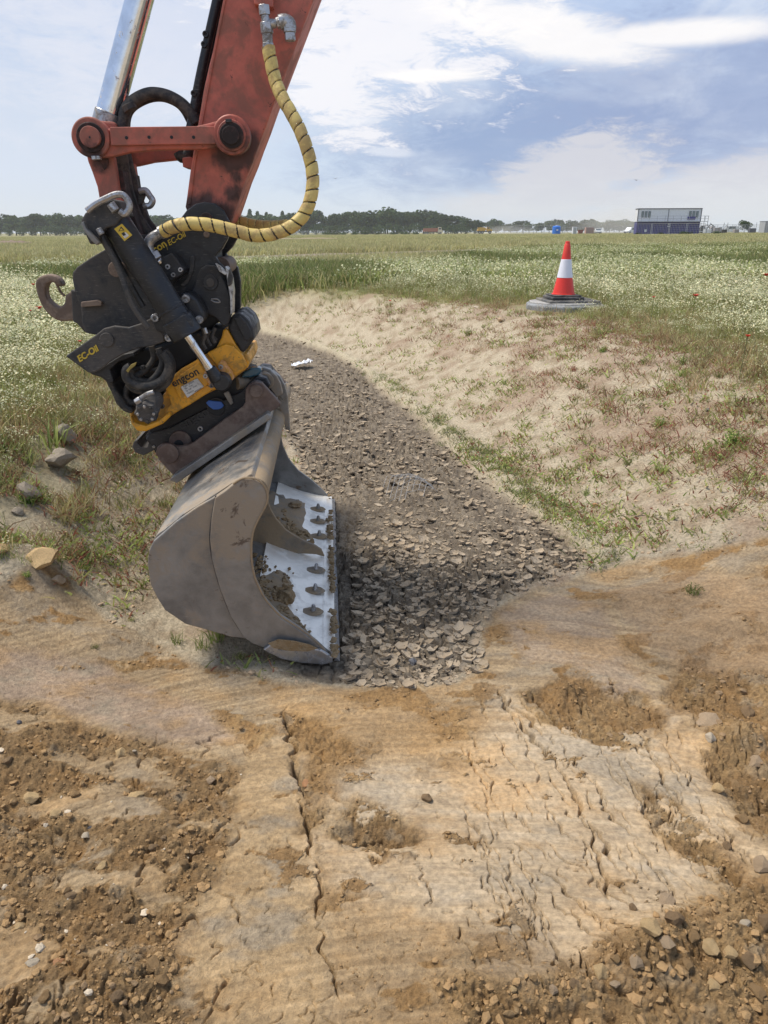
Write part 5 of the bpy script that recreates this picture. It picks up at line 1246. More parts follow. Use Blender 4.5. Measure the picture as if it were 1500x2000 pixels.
rock('clay_slab', 'clay clod', 'grey smooth flake under the ridge of clods', 1200, 1932, 26, SG, 26, .4)
rock('clay_slab', 'clay clod', 'long thin grey flake above the clod ridge', 1302, 1768, 38, SG, 27, .3, turn=-.3)
rock('clay_slab', 'clay clod', 'single round clod on smooth clay above the ridge', 1234, 1780, 18, SD, 28, .8)
rock('clay_slab', 'clay clod', 'brown clod lying alone on the pale smooth clay at centre', 836, 1562, 30, SD, 29, .6)
rock('clay_slab', 'clay clod', 'pale chunk on the right margin beside the deep hole', 1385, 1452, 28, SP, 30, .6)
rock('clay_slab', 'clay clod', 'pale angular chunk above the ridge at the right margin', 1450, 1825, 28, SP, 31, .7)
rock('clay_slab', 'clay clod', 'thin clay plate curling up at the upper right of the clay', 1385, 1415, 60, SG, 32, .25, turn=-.4)
rock('clay_slab', 'clay clod', 'brown clod in the lower left rubble, broad and flat', 300, 1900, 36, SO, 33, .6)
rock('clay_slab', 'clay clod', 'brown lump below the broad flat clod at lower left', 322, 1930, 32, SO, 34, .7)
rock('clay_slab', 'clay clod', 'yellowish chunk high in the rubble beside a white pebble', 235, 1475, 30, SC, 35, .6)
rock('clay_slab', 'clay clod', 'big pale clod at the middle of the rubble', 268, 1560, 46, SC, 36, .55)
rock('clay_slab', 'clay clod', 'rounded grey brown clod at the right border of the rubble', 412, 1525, 24, SG, 37, .8)
rock('mud_clod', 'mud clod', 'dark cone shaped mud clod at the tip of the ditch corner', 1088, 1102, 22, SD, 38, .9)
rock('mud_clod', 'mud clod', 'large grey mud clod at the right of the cracked mud', 990, 1060, 26, SM, 39, .7)
rock('mud_clod', 'mud clod', 'grey mud lump right of the bucket lip at the front of the ditch', 806, 1290, 26, SB, 40, .6)
ORD = ['topmost'] + [w + ' from the top' for w in 'second third fourth fifth sixth seventh eighth ninth tenth eleventh twelfth thirteenth fourteenth fifteenth sixteenth seventeenth eighteenth nineteenth twentieth'.split()] + ['lowest of all']
for k, (px, py, wd) in enumerate(sorted([(20,1700,30),(60,1560,34),(110,1600,28),(150,1560,24),(40,1810,26),(200,1700,30),(250,1790,26),(330,1560,22),(180,1480,26),(90,1500,22),(360,1700,20),(20,1500,24),(90,1960,30),(230,1960,28),(390,1580,18),(300,1660,24),(140,1760,22),(340,1620,24)], key=lambda a: a[1] + a[0] * .001)):
    rock('rubble_clod', 'clay clod', 'orange brown clod loose in the left foreground rubble, ' + ORD[k], px, py, wd, (SO, SD, SO, SC)[k % 4], 50 + k, .65, 'clay clods in the left rubble')
for k, (px, py, wd) in enumerate(sorted([(1400,1540,30),(1450,1600,34),(1480,1480,34),(1440,1520,26),(1490,1690,40),(1420,1650,22),(1400,1360,26),(1460,1390,34),(1350,1850,34),(1420,1880,30),(1460,1890,36),(1340,1900,26),(1240,1900,30),(1120,1935,26),(1080,1940,22),(1040,1932,20),(1000,1945,18),(960,1950,16),(1200,1890,26),(1480,1940,34),(1390,1930,28)], key=lambda a: a[1] + a[0] * .001)):
    rock('scarp_clod', 'clay clod', 'brown clod heaped on the broken clay edge at right, ' + ORD[k], px, py, wd, (SO, SD, SG, SO, SC)[k % 5], 80 + k, .65, 'clay clods along the broken clay edge')

# ------------------------------------------------------------------ weeds, poppies, scraps
def bushy(seed, n=46, h=.085, cols=(GREEN, LIME), wd=.0035, rad=.02, spread=1.1, flower=None):
    r = random.Random(seed); p = PB()
    for i in range(n):
        a = r.uniform(0, 6.28); s = r.random() * spread
        e = p.blade(Vector((r.gauss(0, rad), r.gauss(0, rad), 0)), Vector((math.cos(a) * s, math.sin(a) * s, 1)), h * r.uniform(.5, 1.1), wd * r.uniform(.6, 1.3), cj(r.choice(cols), r, .25), .1, None, r)
        for k in range(2):
            p.blade(e - ZX * h * .25 * k, Vector((r.gauss(0, 1), r.gauss(0, 1), .5)), h * .25, wd * .8, cj(r.choice(cols), r, .25), .1, None, r)
        if flower and i % 6 == 0: p.disc(e, .008, flower, (.5, .4, .05), Vector((r.gauss(0, .4), r.gauss(0, .4), 1)))
    return p
def stemmy(seed, h=.10):
    r = random.Random(seed); p = PB()
    for i in range(7):
        e = p.blade(Vector((r.gauss(0, .008), r.gauss(0, .008), 0)), up(r, .6), h * r.uniform(.6, 1.1), .0028, cj((.14, .09, .05), r), .1, None, r)
        for k in range(6): p.blade(e - ZX * h * .1 * k * r.random(), Vector((r.gauss(0, 1), r.gauss(0, 1), .6)), h * .22, .003, cj(r.choice((OLIVE, GREEN, REDW)), r), .1, None, r)
    return p
WK = dict(bright=[bushy(1, 50, .085, ((.10, .20, .03), LIME)).mesh('weed'), bushy(2, 46, .08, ((.09, .18, .03), GREEN)).mesh('weed')],
          green=[bushy(3, 36, .075, (GREEN, OLIVE)).mesh('weed'), bushy(4, 32, .08, (GREEN, LIME)).mesh('weed')],
          dark=[stemmy(5).mesh('weed'), stemmy(6, .12).mesh('weed')],
          yellow=[bushy(7, 26, .06, ((.33, .34, .07), LIME)).mesh('weed')],
          red=[bushy(8, 34, .08, (REDW, (.28, .10, .09), OLIVE)).mesh('weed')],
          white=[bushy(9, 40, .13, (GREEN, LIME), flower=(.8, .8, .72)).mesh('weed')],
          tall=[grass_tuft(10, 26, .20, .03, (LIME, GREEN), .004, .35).mesh('weed')])
def weed(kind, px, py, wpx, label, name='weed'):
    q = on(px, py); dist = (q - EYE).length; me = WK[kind][int(px) % len(WK[kind])]; base = {'tall': .16, 'white': .26}.get(kind, .16)
    o = bpy.data.objects.new(name, me); col.objects.link(o); s = wpx * dist / FPX / base; o.scale = (s, s, s); o.location = q - ZX * .004; o.rotation_euler = (0, 0, px * .7)
    return tag(o, label, 'weed')
for a in [('bright',1430,872,52,'bright green bushy weed, greenest on the right bank'),('bright',1286,835,34,'round green weed on right bank left of the bright green one'),('dark',1440,796,50,'dark spreading weed above the bright green weed at right'),
 ('yellow',1070,940,32,'yellow green weed beside the grass strip near the ditch'),('white',1333,712,34,'weed with white flowers at the top of the right bank'),('green',1402,738,28,'small green weed right of the white flowered one'),
 ('green',1333,735,32,'green weed just under the white flowered one'),('green',916,655,24,'green weed on the bank far left of the cone plinth'),('green',1050,640,24,'small weed in front of the concrete ring'),('green',1134,760,30,'weed at the upper middle of the right bank, red below it'),
 ('green',1224,908,22,'small upright green weed at the middle of the right bank'),('yellow',1388,912,26,'pale yellow green weed right of the middle of the bank'),('green',1295,922,34,'grey green weed between the upright one and the yellow one'),('yellow',1306,1008,24,'bright small weed low on the right bank'),
 ('dark',1424,995,42,'dark brown weed low on the right bank, near the right edge'),('dark',1490,820,36,'dark weed touching the right edge beside the bright green weed'),('bright',1176,688,22,'small green weed right of the cone plinth low on the edge'),('dark',1250,800,26,'brown stemmed weed above the round green weed'),
 ('green',1170,655,40,'green leafy weed at the foot of the concrete ring'),('green',1290,960,20,'tiny weed low in the middle of the right bank'),('dark',1480,935,36,'brown tangled weed at right edge below the yellow green weeds'),('yellow',1455,880,24,'light weed right of the bright green weed'),
 ('green',1145,965,26,'small weed above the orange stone'),('tall',1462,950,30,'thin tall weed near the right edge of the bank'),
 ('bright',60,985,52,'green weed in front of the rounded grey boulder'),('bright',168,1118,34,'green weed beside the blue grey stone'),('green',120,1128,34,'low green weed above the yellow clay lump'),('red',150,1085,40,'reddish weed above the blue grey stone'),
 ('bright',62,1162,20,'small bright shoot on the yellow clay lump'),('green',188,1272,20,'weed tuft on the scraped slope left of the bucket'),('green',318,990,30,'green weed at the back of the bucket'),('green',256,1215,20,'small weed left of the bucket base'),
 ('tall',424,1252,48,'grassy tuft at the foot of the bucket side'),('tall',345,1258,30,'thin grassy tuft left under the bucket'),('green',470,1288,34,'low weed in front of the bucket lip corner'),('tall',395,1268,34,'grassy tuft between the two under the bucket'),
 ('green',1350,1165,44,'green weed on the brown scraped slope at right'),('green',256,905,40,'green weed in front of the hitch hook'),('red',228,900,44,'red leaved weed left of the hitch hook'),('tall',105,880,60,'tall green shoots beside the grey brown boulder'),
 ('dark',1420,1055,36,'dark weed at the foot of the right bank'),('red',1120,725,26,'red weed over the upper middle of the right bank')]:
    weed(*a)
petal = cmat('poppy_petal', (.62, .035, .015), .5); pstem = cmat('poppy_stem', (.09, .12, .04)); pmid = cmat('poppy_centre', (.02, .015, .015))
def poppy_meshes():
    r = random.Random(3); bm = bmesh.new(); cyl_bm(bm, Vector((0, 0, 0)), Vector((.01, 0, .30)), .0025, .002, 6); st = bpy.data.meshes.new('stem'); bm.to_mesh(st); bm.free(); st.materials.append(pstem)
    bm = bmesh.new()
    for k in range(4):
        a0 = k * math.pi / 2; g_ = [[None] * 5 for _ in range(4)]
        for i in range(4):
            for j in range(5):
                a = a0 + (j / 4 - .5) * 1.9; rr_ = .036 * i / 3 * (1 - .12 * abs(j - 2)); g_[i][j] = bm.verts.new((.01 + math.cos(a) * rr_, math.sin(a) * rr_, .30 + .022 * (i / 3) ** 1.6 + .002 * (k % 2) + r.uniform(-.002, .002)))
        for i in range(3):
            for j in range(4): bm.faces.new([g_[i][j], g_[i + 1][j], g_[i + 1][j + 1], g_[i][j + 1]])
    pe = bpy.data.meshes.new('petals'); bm.to_mesh(pe); bm.free(); pe.materials.append(petal)
    bm = bmesh.new(); cyl_bm(bm, Vector((.01, 0, .30)), Vector((.01, 0, .313)), .007, .008, 8); mi = bpy.data.meshes.new('centre'); bm.to_mesh(mi); bm.free(); mi.materials.append(pmid)
    return st, pe, mi
PM = poppy_meshes()
def poppy(px, py, wpx, label, h=.30):
    # the flower head stands at the sight line, its stem reaches the ground
    q = hit(px, py, h); z0 = float(gz(q.x, q.y)); dist = (q - EYE).length; s = h / .30
    o = thing('poppy', label, 'poppy', Vector((q.x, q.y, z0)), 'poppies in the grass'); o.rotation_euler = (0, 0, px)
    for nm, me in zip(('stem', 'petals', 'centre'), PM):
        c = bpy.data.objects.new(nm, me); col.objects.link(c); c.parent = o
        if nm != 'stem':
            k = wpx * dist / FPX / .072; c.scale = (k, k, k); c.location = (.01 * (1 - k) * 1, 0, .30 * s - .30 * k)
            c.rotation_euler = (0, 0, 0)
        else: c.scale = (1, 1, s)
for a in [(1357,580,12,'red poppy in the grass a little way right of the cone'),(1277,583,7,'small red poppy nearest the cone on its right'),(1457,660,10,'red poppy lowest on the right bank top'),(1497,540,12,'red poppy cut by the right edge of the photo'),
          (78,604,12,'red poppy just below the lifting hook'),(57,608,6,'faint small poppy left of the one below the hook'),(64,558,8,'red poppy touching the outside of the lifting hook'),(156,668,8,'red poppy peeping above the wing plate'),(762,589,6,'tiny red poppy far left of the cone at the bank top')]:
    poppy(*a)
# scrap of white plastic
bm = bmesh.new(); q = on(590, 716); gsz = 9; vs = []
for i in range(gsz):
    for j in range(gsz):
        u_, v_ = i / (gsz - 1) - .5, j / (gsz - 1) - .5
        vs.append(bm.verts.new(q + Vector((u_ * .22 + .04 * v_, v_ * .30 * (1 - abs(u_)), .035 + .05 * math.sin(u_ * 11 + v_ * 5) * math.cos(v_ * 9) * .6 + rnd.uniform(-.006, .006) + .05 * (u_ + .5)))))
for i in range(gsz - 1):
    for j in range(gsz - 1): bm.faces.new([vs[i * gsz + j], vs[(i + 1) * gsz + j], vs[(i + 1) * gsz + j + 1], vs[i * gsz + j + 1]])
tag(finish('plastic_scrap', bm, cmat('thin_white_plastic', (.75, .76, .78), .35)), 'crumpled scrap of white plastic lying on the ditch mud', 'litter')
# rusted scrap of white wire mesh lying in the mud
bm = bmesh.new(); c0 = on(798, 958); wm = cmat('galvanised_wire', (.34, .34, .34), .5)
def wpt(i, j): # sheet coordinates to place, gently buckled
    u_, v_ = i / 9 - .5, j / 9 - .5; return c0 + Vector((u_ * .34 + v_ * .10, -.12 * u_ + v_ * .46, .045 + .04 * math.sin(u_ * 4 + 1) + .05 * math.cos(v_ * 5 + u_ * 3)))
for i in range(10):
    for (a, b) in (((i, 0), (i, 9)), ((0, i), (9, i))):
        if i in (0, 9) and rnd.random() < .4: continue
        path = [wpt(a[0] + (b[0] - a[0]) * t / 9, a[1] + (b[1] - a[1]) * t / 9) + Vector((0, 0, rnd.uniform(-.004, .004))) for t in range(rnd.choice((0, 0, 1, 2)), rnd.choice((10, 10, 9, 8)))]
        tube_bm(bm, path, .0014, 5)
tag(finish('wire_mesh', bm, wm, None, 0, True), 'buckled square of pale wire mesh lying on the cracked mud', 'wire mesh')

# ------------------------------------------------------------------ cone on the manhole ring
RC = Vector((2.36, 10.0, 0)); RC.z = float(H(RC.x, RC.y)) ; ztop = .735
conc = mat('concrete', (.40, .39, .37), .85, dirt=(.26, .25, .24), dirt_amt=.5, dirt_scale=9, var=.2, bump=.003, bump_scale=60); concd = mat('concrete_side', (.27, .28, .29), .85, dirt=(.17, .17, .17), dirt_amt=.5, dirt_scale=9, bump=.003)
ring_ = thing('manhole_ring', 'grey octagonal concrete manhole ring standing out of the grass', 'manhole ring', Vector((RC.x, RC.y, RC.z - .05)))
bm = bmesh.new(); n = 10; ra = [(.475, ztop), (.515, ztop - .02), (.52, RC.z - .12)]
rg = [[bm.verts.new(Vector((RC.x + math.cos(2 * math.pi * (i + .3) / n) * r_ * (1 + rnd.uniform(-.01, .01)), RC.y + math.sin(2 * math.pi * (i + .3) / n) * r_, z_ + rnd.uniform(-.004, .004)))) for i in range(n)] for r_, z_ in ra]
for a, b in zip(rg, rg[1:]):
    for i in range(n): bm.faces.new([a[i], a[(i + 1) % n], b[(i + 1) % n], b[i]])
bm.faces.new(rg[0]); finish('ring_wall', bm, concd, ring_, .012)
bm = bmesh.new(); tp = [bm.verts.new(Vector((RC.x + math.cos(2 * math.pi * (i + .3) / n) * .472, RC.y + math.sin(2 * math.pi * (i + .3) / n) * .472, ztop + .001))) for i in range(n)]
lo = [bm.verts.new(v.co + ZX * .012) for v in tp]; bm.faces.new(lo); 
for i in range(n): bm.faces.new([tp[i], tp[(i + 1) % n], lo[(i + 1) % n], lo[i]])
finish('mortar_top', bm, conc, ring_, .006)
def box(bm, c, sx, sy, sz, rz=0.0):
    m_ = Matrix.Translation(c) @ Matrix.Rotation(rz, 4, 'Z'); vs = [bm.verts.new(m_ @ Vector((x_ * sx / 2, y_ * sy / 2, z_ * sz / 2))) for x_ in (-1, 1) for y_ in (-1, 1) for z_ in (-1, 1)]
    for f in ((0, 1, 3, 2), (4, 6, 7, 5), (0, 4, 5, 1), (2, 3, 7, 6), (0, 2, 6, 4), (1, 5, 7, 3)): bm.faces.new([vs[i] for i in f])
cover = thing('manhole_cover', 'dark square cast iron cover lying between cone and concrete ring', 'manhole cover', Vector((RC.x, RC.y, ztop + .013)))
iron = mat('cast_iron', (.10, .10, .10), .7, dirt=(.24, .22, .19), dirt_amt=.5, bump=.001)
bm = bmesh.new(); box(bm, Vector((RC.x + .03, RC.y - .02, ztop + .013 + .014)), .66, .60, .028, R(6)); finish('cover_plate', bm, iron, cover, .004)
bm = bmesh.new()
for i in range(11):
    for j in range(10): box(bm, Vector((RC.x + .03, RC.y - .02, ztop + .0435)) + Matrix.Rotation(R(6), 3, 'Z') @ Vector(((i - 5) * .056, (j - 4.5) * .056, 0)), .03, .03, .005, R(6))
o = finish('tread_studs', bm, iron, cover); o['kind'] = 'stuff'
zc0 = ztop + .047; CX, CY = RC.x - .03, RC.y - .02
cone = thing('traffic_cone', 'red and white traffic cone on a black base standing on the manhole cover', 'traffic cone', Vector((CX, CY, zc0)))
red = mat('cone_plastic', (.72, .035, .022), .42, dirt=(.62, .06, .045), dirt_amt=.3, var=.04, bump=0); whi = mat('reflective_sleeve', (.72, .73, .80), .35, var=.03, bump=0); blk = mat('recycled_rubber', (.045, .045, .047), .75, dirt=(.15, .14, .13), dirt_amt=.4, bump=.001)
bm = bmesh.new(); box(bm, Vector((CX, CY, zc0 + .018)), .42, .42, .036, .12); finish('base', bm, blk, cone, .012)
bm = bmesh.new(); box(bm, Vector((CX, CY, zc0 + .047)), .36, .36, .018, .12); finish('base_step', bm, blk, cone, .008)
def lathe(name, prof, m, par):
    bm = bmesh.new(); seg = 40; rings = [[bm.verts.new(Vector((CX + math.cos(2 * math.pi * i / seg) * r_, CY + math.sin(2 * math.pi * i / seg) * r_, zc0 + z_))) for i in range(seg)] for r_, z_ in prof]
    for a, b in zip(rings, rings[1:]):
        for i in range(seg): bm.faces.new([a[i], a[(i + 1) % seg], b[(i + 1) % seg], b[i]])
    bm.faces.new(rings[-1]); return finish(name, bm, m, par, 0, True)
lathe('body', [(.152, .056), (.152, .064), (.140, .068), (.096, .275), (.052, .545), (.038, .662), (.034, .668), (.030, .676), (.028, .700), (.016, .704)], red, cone)
lathe('sleeve', [(.0985, .262), (.1015, .265), (.0945, .30), (.0645, .484), (.0615, .486)], whi, cone)

# ------------------------------------------------------------------ far side of the field
def far(px, d, dz=0.0):
    x = (px - 750) / FPX * (.935 * d + .355 * 1.0); return Vector((x, d, float(H(x, d)) + dz))
BARK = cmat('bark', (.09, .07, .055), .9)
def tree_meshes(seed, kind='broad'):
    """unit tree, 1 m tall: crown of many leaf clumps on lobes, tapered trunk with limbs"""
    r = random.Random(seed); p = PB(); lobes = []
    if kind == 'conifer':
        for k in range(9):
            z = .22 + .75 * k / 9; lobes.append((Vector((0, 0, z)), .20 * (1.05 - z) + .02, .07))
    elif kind == 'bush':
        for k in range(8): a = r.uniform(0, 6.28); q = r.uniform(.0, .42); lobes.append((Vector((math.cos(a) * q, math.sin(a) * q, r.uniform(.25, .62))), r.uniform(.22, .36), r.uniform(.2, .33)))
    else:
        for k in range(15):
            a = r.uniform(0, 6.28); z = r.uniform(.28, .86); w_ = math.sqrt(max(0, 1 - ((z - .52) / .46) ** 2)); q = r.uniform(.05, .34) * (w_ + .15)
            lobes.append((Vector((math.cos(a) * q, math.sin(a) * q, z)), r.uniform(.13, .22), r.uniform(.10, .16)))
    for c_, rx, rz in lobes:
        for i in range(64 if kind != 'conifer' else 44):
            d = Vector((r.gauss(0, 1), r.gauss(0, 1), r.gauss(0, 1))).normalized(); f = r.uniform(.82, 1.10)
            q = c_ + Vector((d.x * rx, d.y * rx, d.z * rz)) * f
            if q.z < .03: continue
            nrm = (d + Vector((r.gauss(0, .5), r.gauss(0, .5), r.gauss(0, .5)))).normalized(); a = nrm.orthogonal().normalized(); b = nrm.cross(a); s = r.uniform(.03, .06)
            a = a * math.cos(i) + b * math.sin(i); b = nrm.cross(a)
            cc = cj(r.choice(((.036, .068, .018), (.050, .088, .024), (.026, .050, .016), (.066, .098, .030))), r, .15)
            p.tri(q + a * s, q - a * s * .5 + b * s, q - a * s * .7 - b * s, cc); p.tri(q + a * s * .9, q - b * s * 1.1, q - a * s * .4 - b * .3 * s + nrm * s * .4, cc)
    bm = bmesh.new(); cyl_bm(bm, Vector((0, 0, -.03)), Vector((.01, 0, .35)), .030, .016, 8); 
    if kind == 'broad':
        for k in range(4): a = k * 1.6 + r.random(); cyl_bm(bm, Vector((.01, 0, .28 + .03 * k)), Vector((math.cos(a) * .2, math.sin(a) * .2, .58 + .05 * k)), .012, .005, 6)
    tm = bpy.data.meshes.new('trunk'); bm.to_mesh(tm); bm.free(); tm.materials.append(BARK)
    return p.mesh('crown', TLEAF), tm
TLEAF = leafmat('tree_leaf', .75, .20, .30)
TV = {'broad': [tree_meshes(i) for i in range(7)], 'bush': [tree_meshes(20 + i, 'bush') for i in range(4)], 'conifer': [tree_meshes(30 + i, 'conifer') for i in range(2)]}
def tree(kind, px, d, h_px, w_rel, label, group='trees along the far field edge', cat='tree', name='tree'):
    q = far(px, d); h = h_px * d / 1544.0; cm, tm = TV[kind][int(px * 7) % len(TV[kind])]
    o = thing(name, label, cat, q, group); o.rotation_euler = (0, 0, px); o.scale = (h * w_rel, h * w_rel, h)
    for nm, me in (('crown', cm), ('trunk', tm)):
        c = bpy.data.objects.new(nm, me); col.objects.link(c); c.parent = o
    return o
tops = [(-60, 30), (0, 34), (30, 40), (60, 37), (95, 42), (130, 38), (165, 40), (230, 36), (300, 36), (340, 34), (400, 36), (470, 36), (520, 38), (560, 36), (600, 44), (640, 38), (690, 40), (705, 44), (735, 38), (758, 48), (790, 38), (812, 42), (840, 43), (870, 38), (900, 34), (935, 22), (950, 16)]
tx = [a for a, _ in tops]; ty = [b for _, b in tops]
NUM = 'first second third fourth fifth sixth seventh eighth ninth tenth eleventh twelfth thirteenth fourteenth fifteenth sixteenth seventeenth eighteenth nineteenth twentieth'.split()
NUM += ['twenty-' + n_ for n_ in NUM[:9]] + ['thirtieth'] + ['thirty-' + n_ for n_ in NUM[:9]]
SEG = [(-99, 160, 'left of the machine'), (160, 455, 'behind the machine'), (455, 625, 'behind the yellow hose loop'), (625, 825, 'between yellow hose and tipper truck'), (825, 960, 'behind the two dump trucks'), (960, 1085, 'between dumper and blue tank'), (1085, 1300, 'between blue tank and cabins')]
def row_labels(pxs, what):
    out = []; cnt = {}
    for px in pxs:
        nm = [t for a, b, t in SEG if a <= px < b][0]; cnt[nm] = cnt.get(nm, 0) + 1; out.append('%s, %s from the left %s' % (what, NUM[cnt[nm] - 1], nm))
    return out
pxs = []; px = -50.0
while px < 945: pxs.append(px + rnd.uniform(-4, 4)); px += rnd.uniform(10, 16)
for px, l in zip(pxs, row_labels(pxs, 'dark broadleaf tree')):
    hh = float(np.interp(px, tx, ty)); tree('broad', px, 452 + rnd.uniform(0, 26), hh * rnd.uniform(.84, 1.10), rnd.uniform(.95, 1.35), l)
pxs = []; px = -45.0
while px < 935: pxs.append(px); px += rnd.uniform(15, 26)
for px, l in zip(pxs, row_labels(pxs, 'low bushy tree')):
    hh = float(np.interp(px, tx, ty)); tree('bush', px, 432 + rnd.uniform(0, 12), hh * rnd.uniform(.42, .62), rnd.uniform(.9, 1.5), l, 'bushy trees in front of the tree line')
for a, hh, l in [(708, 44, 'tall round topped tree in the middle of the tree line'), (757, 50, 'tallest broad tree of the tree line, left of the cone'), (600, 46, 'tall tree just right of the yellow hose loop')]: tree('broad', a, 446, hh, 1.15, l)
for a, hh, l in [(490, 48, 'leftmost and tallest'), (505, 44, 'second from left'), (522, 42, 'third from left'), (553, 44, 'rightmost')]: tree('conifer', a, 480, hh, 1.0, 'thin dark conifer above the trees behind the yellow hose, ' + l, 'conifers above the tree line')
pxs = []; px = 955.0
while px < 1240: pxs.append(px); px += rnd.uniform(10, 15)
for px, l in zip(pxs, row_labels(pxs, 'faint hazy tree')):
    hh = 16 + 7 * math.sin(px * .045) ** 2 + rnd.uniform(-2, 3); tree('broad', px, 640 + rnd.uniform(0, 60), hh, rnd.uniform(1.1, 1.6), l, 'hazy trees behind the dust')
for a, l in ((968, 'just right of the yellow dumper'), (1120, 'behind the toilet'), (1142, 'behind the skip'), (1190, 'right of the white car')): tree('broad', a, 600, 24 + (a % 5), 1.3, 'taller hazy tree ' + l, 'hazy trees behind the dust')
tree('broad', 1452, 205, 25, 1.0, 'single round green tree near the right edge behind the fence', None, 'tree')
for a in (1245, 1290, 1334, 1345, 1400): tree('bush', a, 150, 6 + a % 3, 1.8, 'weedy bush before the site cabins, ' + NUM[(1245, 1290, 1334, 1345, 1400).index(a)] + ' from left', 'bushes before the site fence', 'bush', 'bush')
for a in (640, 655, 672, 694, 716, 738, 765, 790, 810): tree('bush', a, 300, 6 + a % 3, 2.6, 'low scrubby bush on the far field, ' + NUM[(640, 655, 672, 694, 716, 738, 765, 790, 810).index(a)] + ' from left', 'bushes on the far field', 'bush', 'bush')

def bxo(name, c, sx, sy, sz, m, parent, rz=0.0, bevel=0.0, label=None, kind=None):
    bm = bmesh.new(); box(bm, c, sx, sy, sz, rz); o = finish(name, bm, m, parent, bevel, False, label)
    return o
whitep = cmat('white_cladding', (.70, .71, .74), .5, dirt=(.55, .56, .57), dirt_amt=.2); navy = cmat('navy_cladding', (.040, .032, .19), .5); greyf = cmat('dark_trim', (.10, .10, .12), .6); glass = cmat('window_glass', (.16, .20, .21), .15, metal=.2); rail = cmat('galvanised_rail', (.35, .36, .38), .5)
# two storey site cabin
cd = 158.0; cq = far(1299, cd); TH = R(-8)
cab = thing('site_cabin', 'two storey site cabin, white above and navy blue below, with a railed landing', 'site cabin', cq)
def cl_(x, y, z): 
    v = Matrix.Rotation(TH, 3, 'Z') @ Vector((x, y, 0)); return Vector((cq.x + v.x, cq.y + v.y, cq.z + z))
W = 12.0
bxo('lower_cabin', cl_(0, 0, 1.15), W, 2.9, 2.4, navy, cab, TH, .03); up_ = bxo('upper_cabin', cl_(0, 0, 3.55), W, 2.9, 2.3, whitep, cab, TH, .03)
bxo('roof', cl_(0, 0, 4.78), W + .15, 3.1, .16, greyf, cab, TH, .02); bxo('floor_trim', cl_(0, -.02, 2.37), W + .1, 3.0, .10, greyf, cab, TH)
for x in (-5.1, -4.45, -3.8, 3.9, 4.55, 5.2):
    wf = bxo('window', cl_(x, -1.49, 3.75), .46, .08, 1.15, greyf, cab, TH)
    bxo('pane', cl_(x, -1.54, 3.75), .36, .03, 1.03, glass, wf, TH)
for x in np.arange(-5.7, 5.8, .8): bxo('panel_joint', cl_(x, -1.455, 1.15), .05, .02, 2.2, greyf, cab, TH)
bxo('notice_board', cl_(4.2, -1.60, 3.05), 1.5, .06, .55, navy, cab, TH); bxo('notice', cl_(-4.2, -1.50, .75), .45, .05, .45, whitep, cab, TH); bxo('notice', cl_(.1, -1.50, 1.95), .3, .05, .25, whitep, cab, TH); bxo('notice', cl_(.1, -1.50, 1.55), .5, .05, .14, whitep, cab, TH); bxo('drain_pipe', cl_(-.2, -1.5, 3.6), .08, .08, 2.2, greyf, cab, TH)
bxo('landing', cl_(.6, -2.0, 2.40), W + 1.2, .9, .08, rail, cab, TH)
for z in (2.95, 3.42): bxo('handrail', cl_(.6, -2.42, z), W + 1.2, .05, .05, rail, cab, TH)
for x in np.linspace(-5.4, 6.6, 9): bxo('rail_post', cl_(x, -2.42, 2.9), .06, .06, 1.05, rail, cab, TH)
st = bxo('stair', cl_(6.9, -1.2, 1.25), .9, 2.2, .12, rail, cab, TH); bxo('stair_post', cl_(7.2, -2.2, 1.7), .08, .08, 3.5, rail, cab, TH); bxo('stair_post', cl_(6.5, -2.2, 1.7), .08, .08, 3.5, rail, cab, TH); bxo('stair_rail', cl_(6.85, -2.2, 3.4), .9, .06, .06, rail, cab, TH)
for x_ in (-5.97, 5.97): bxo('corner_post', cl_(x_, -1.47, 3.55), .14, .12, 2.3, greyf, cab, TH)
bxo('flood_light', cl_(-5.9, -1.6, 4.75), .25, .2, .2, greyf, cab, TH)
# temporary mesh fencing
wire = cmat('fence_wire', (.42, .44, .46), .5)
def fence_panel(x, y, z, rz, label, group, wdt=3.4, h=2.0):
    o = thing('mesh_fence', label, 'fence', Vector((x, y, z)), group); ox_ = Matrix.Rotation(rz, 3, 'Z')
    bm = bmesh.new()
    for s in (-1, 1): p0 = Vector((x, y, z)) + ox_ @ Vector((s * wdt / 2, 0, 0)); cyl_bm(bm, p0, p0 + ZX * h, .035, None, 6)
    for zz_ in (.15, h): a = Vector((x, y, z + zz_)) + ox_ @ Vector((-wdt / 2, 0, 0)); b = Vector((x, y, z + zz_)) + ox_ @ Vector((wdt / 2, 0, 0)); cyl_bm(bm, a, b, .03, None, 6)
    finish('frame', bm, rail, o)
    bm = bmesh.new()
    for i in range(1, 12): a = Vector((x, y, z + .15)) + ox_ @ Vector((-wdt / 2 + wdt * i / 12, 0, 0)); box(bm, a + ZX * (h / 2 - .08), .02, .02, h - .15, rz)
    for i in range(1, 5): box(bm, Vector((x, y, z + .15 + (h - .15) * i / 5)), wdt, .015, .02, rz)
    q = finish('wire_infill', bm, wire, o); q['kind'] = 'stuff'; return o
for i, px in enumerate(range(1254, 1364, 34)): q = far(px, 151); fence_panel(q.x, q.y, q.z, TH, 'see through mesh fence panel before the navy cabin, ' + NUM[i] + ' from left', 'fence panels before the cabin')
for i in range(7): q = far(1386 + i * 18, 185 + 3 * i); fence_panel(q.x, q.y, q.z, .15, 'mesh fence panel right of the cabins before the yard, ' + NUM[i] + ' from left', 'fence panels by the yard')
for i in range(5): q = far(1012 + i * 20, 240); fence_panel(q.x, q.y, q.z, 0, 'mesh fence panel on the far field left of the blue tank, ' + NUM[i] + ' from left', 'fence panels left of the blue tank', 3.2, 2.6)
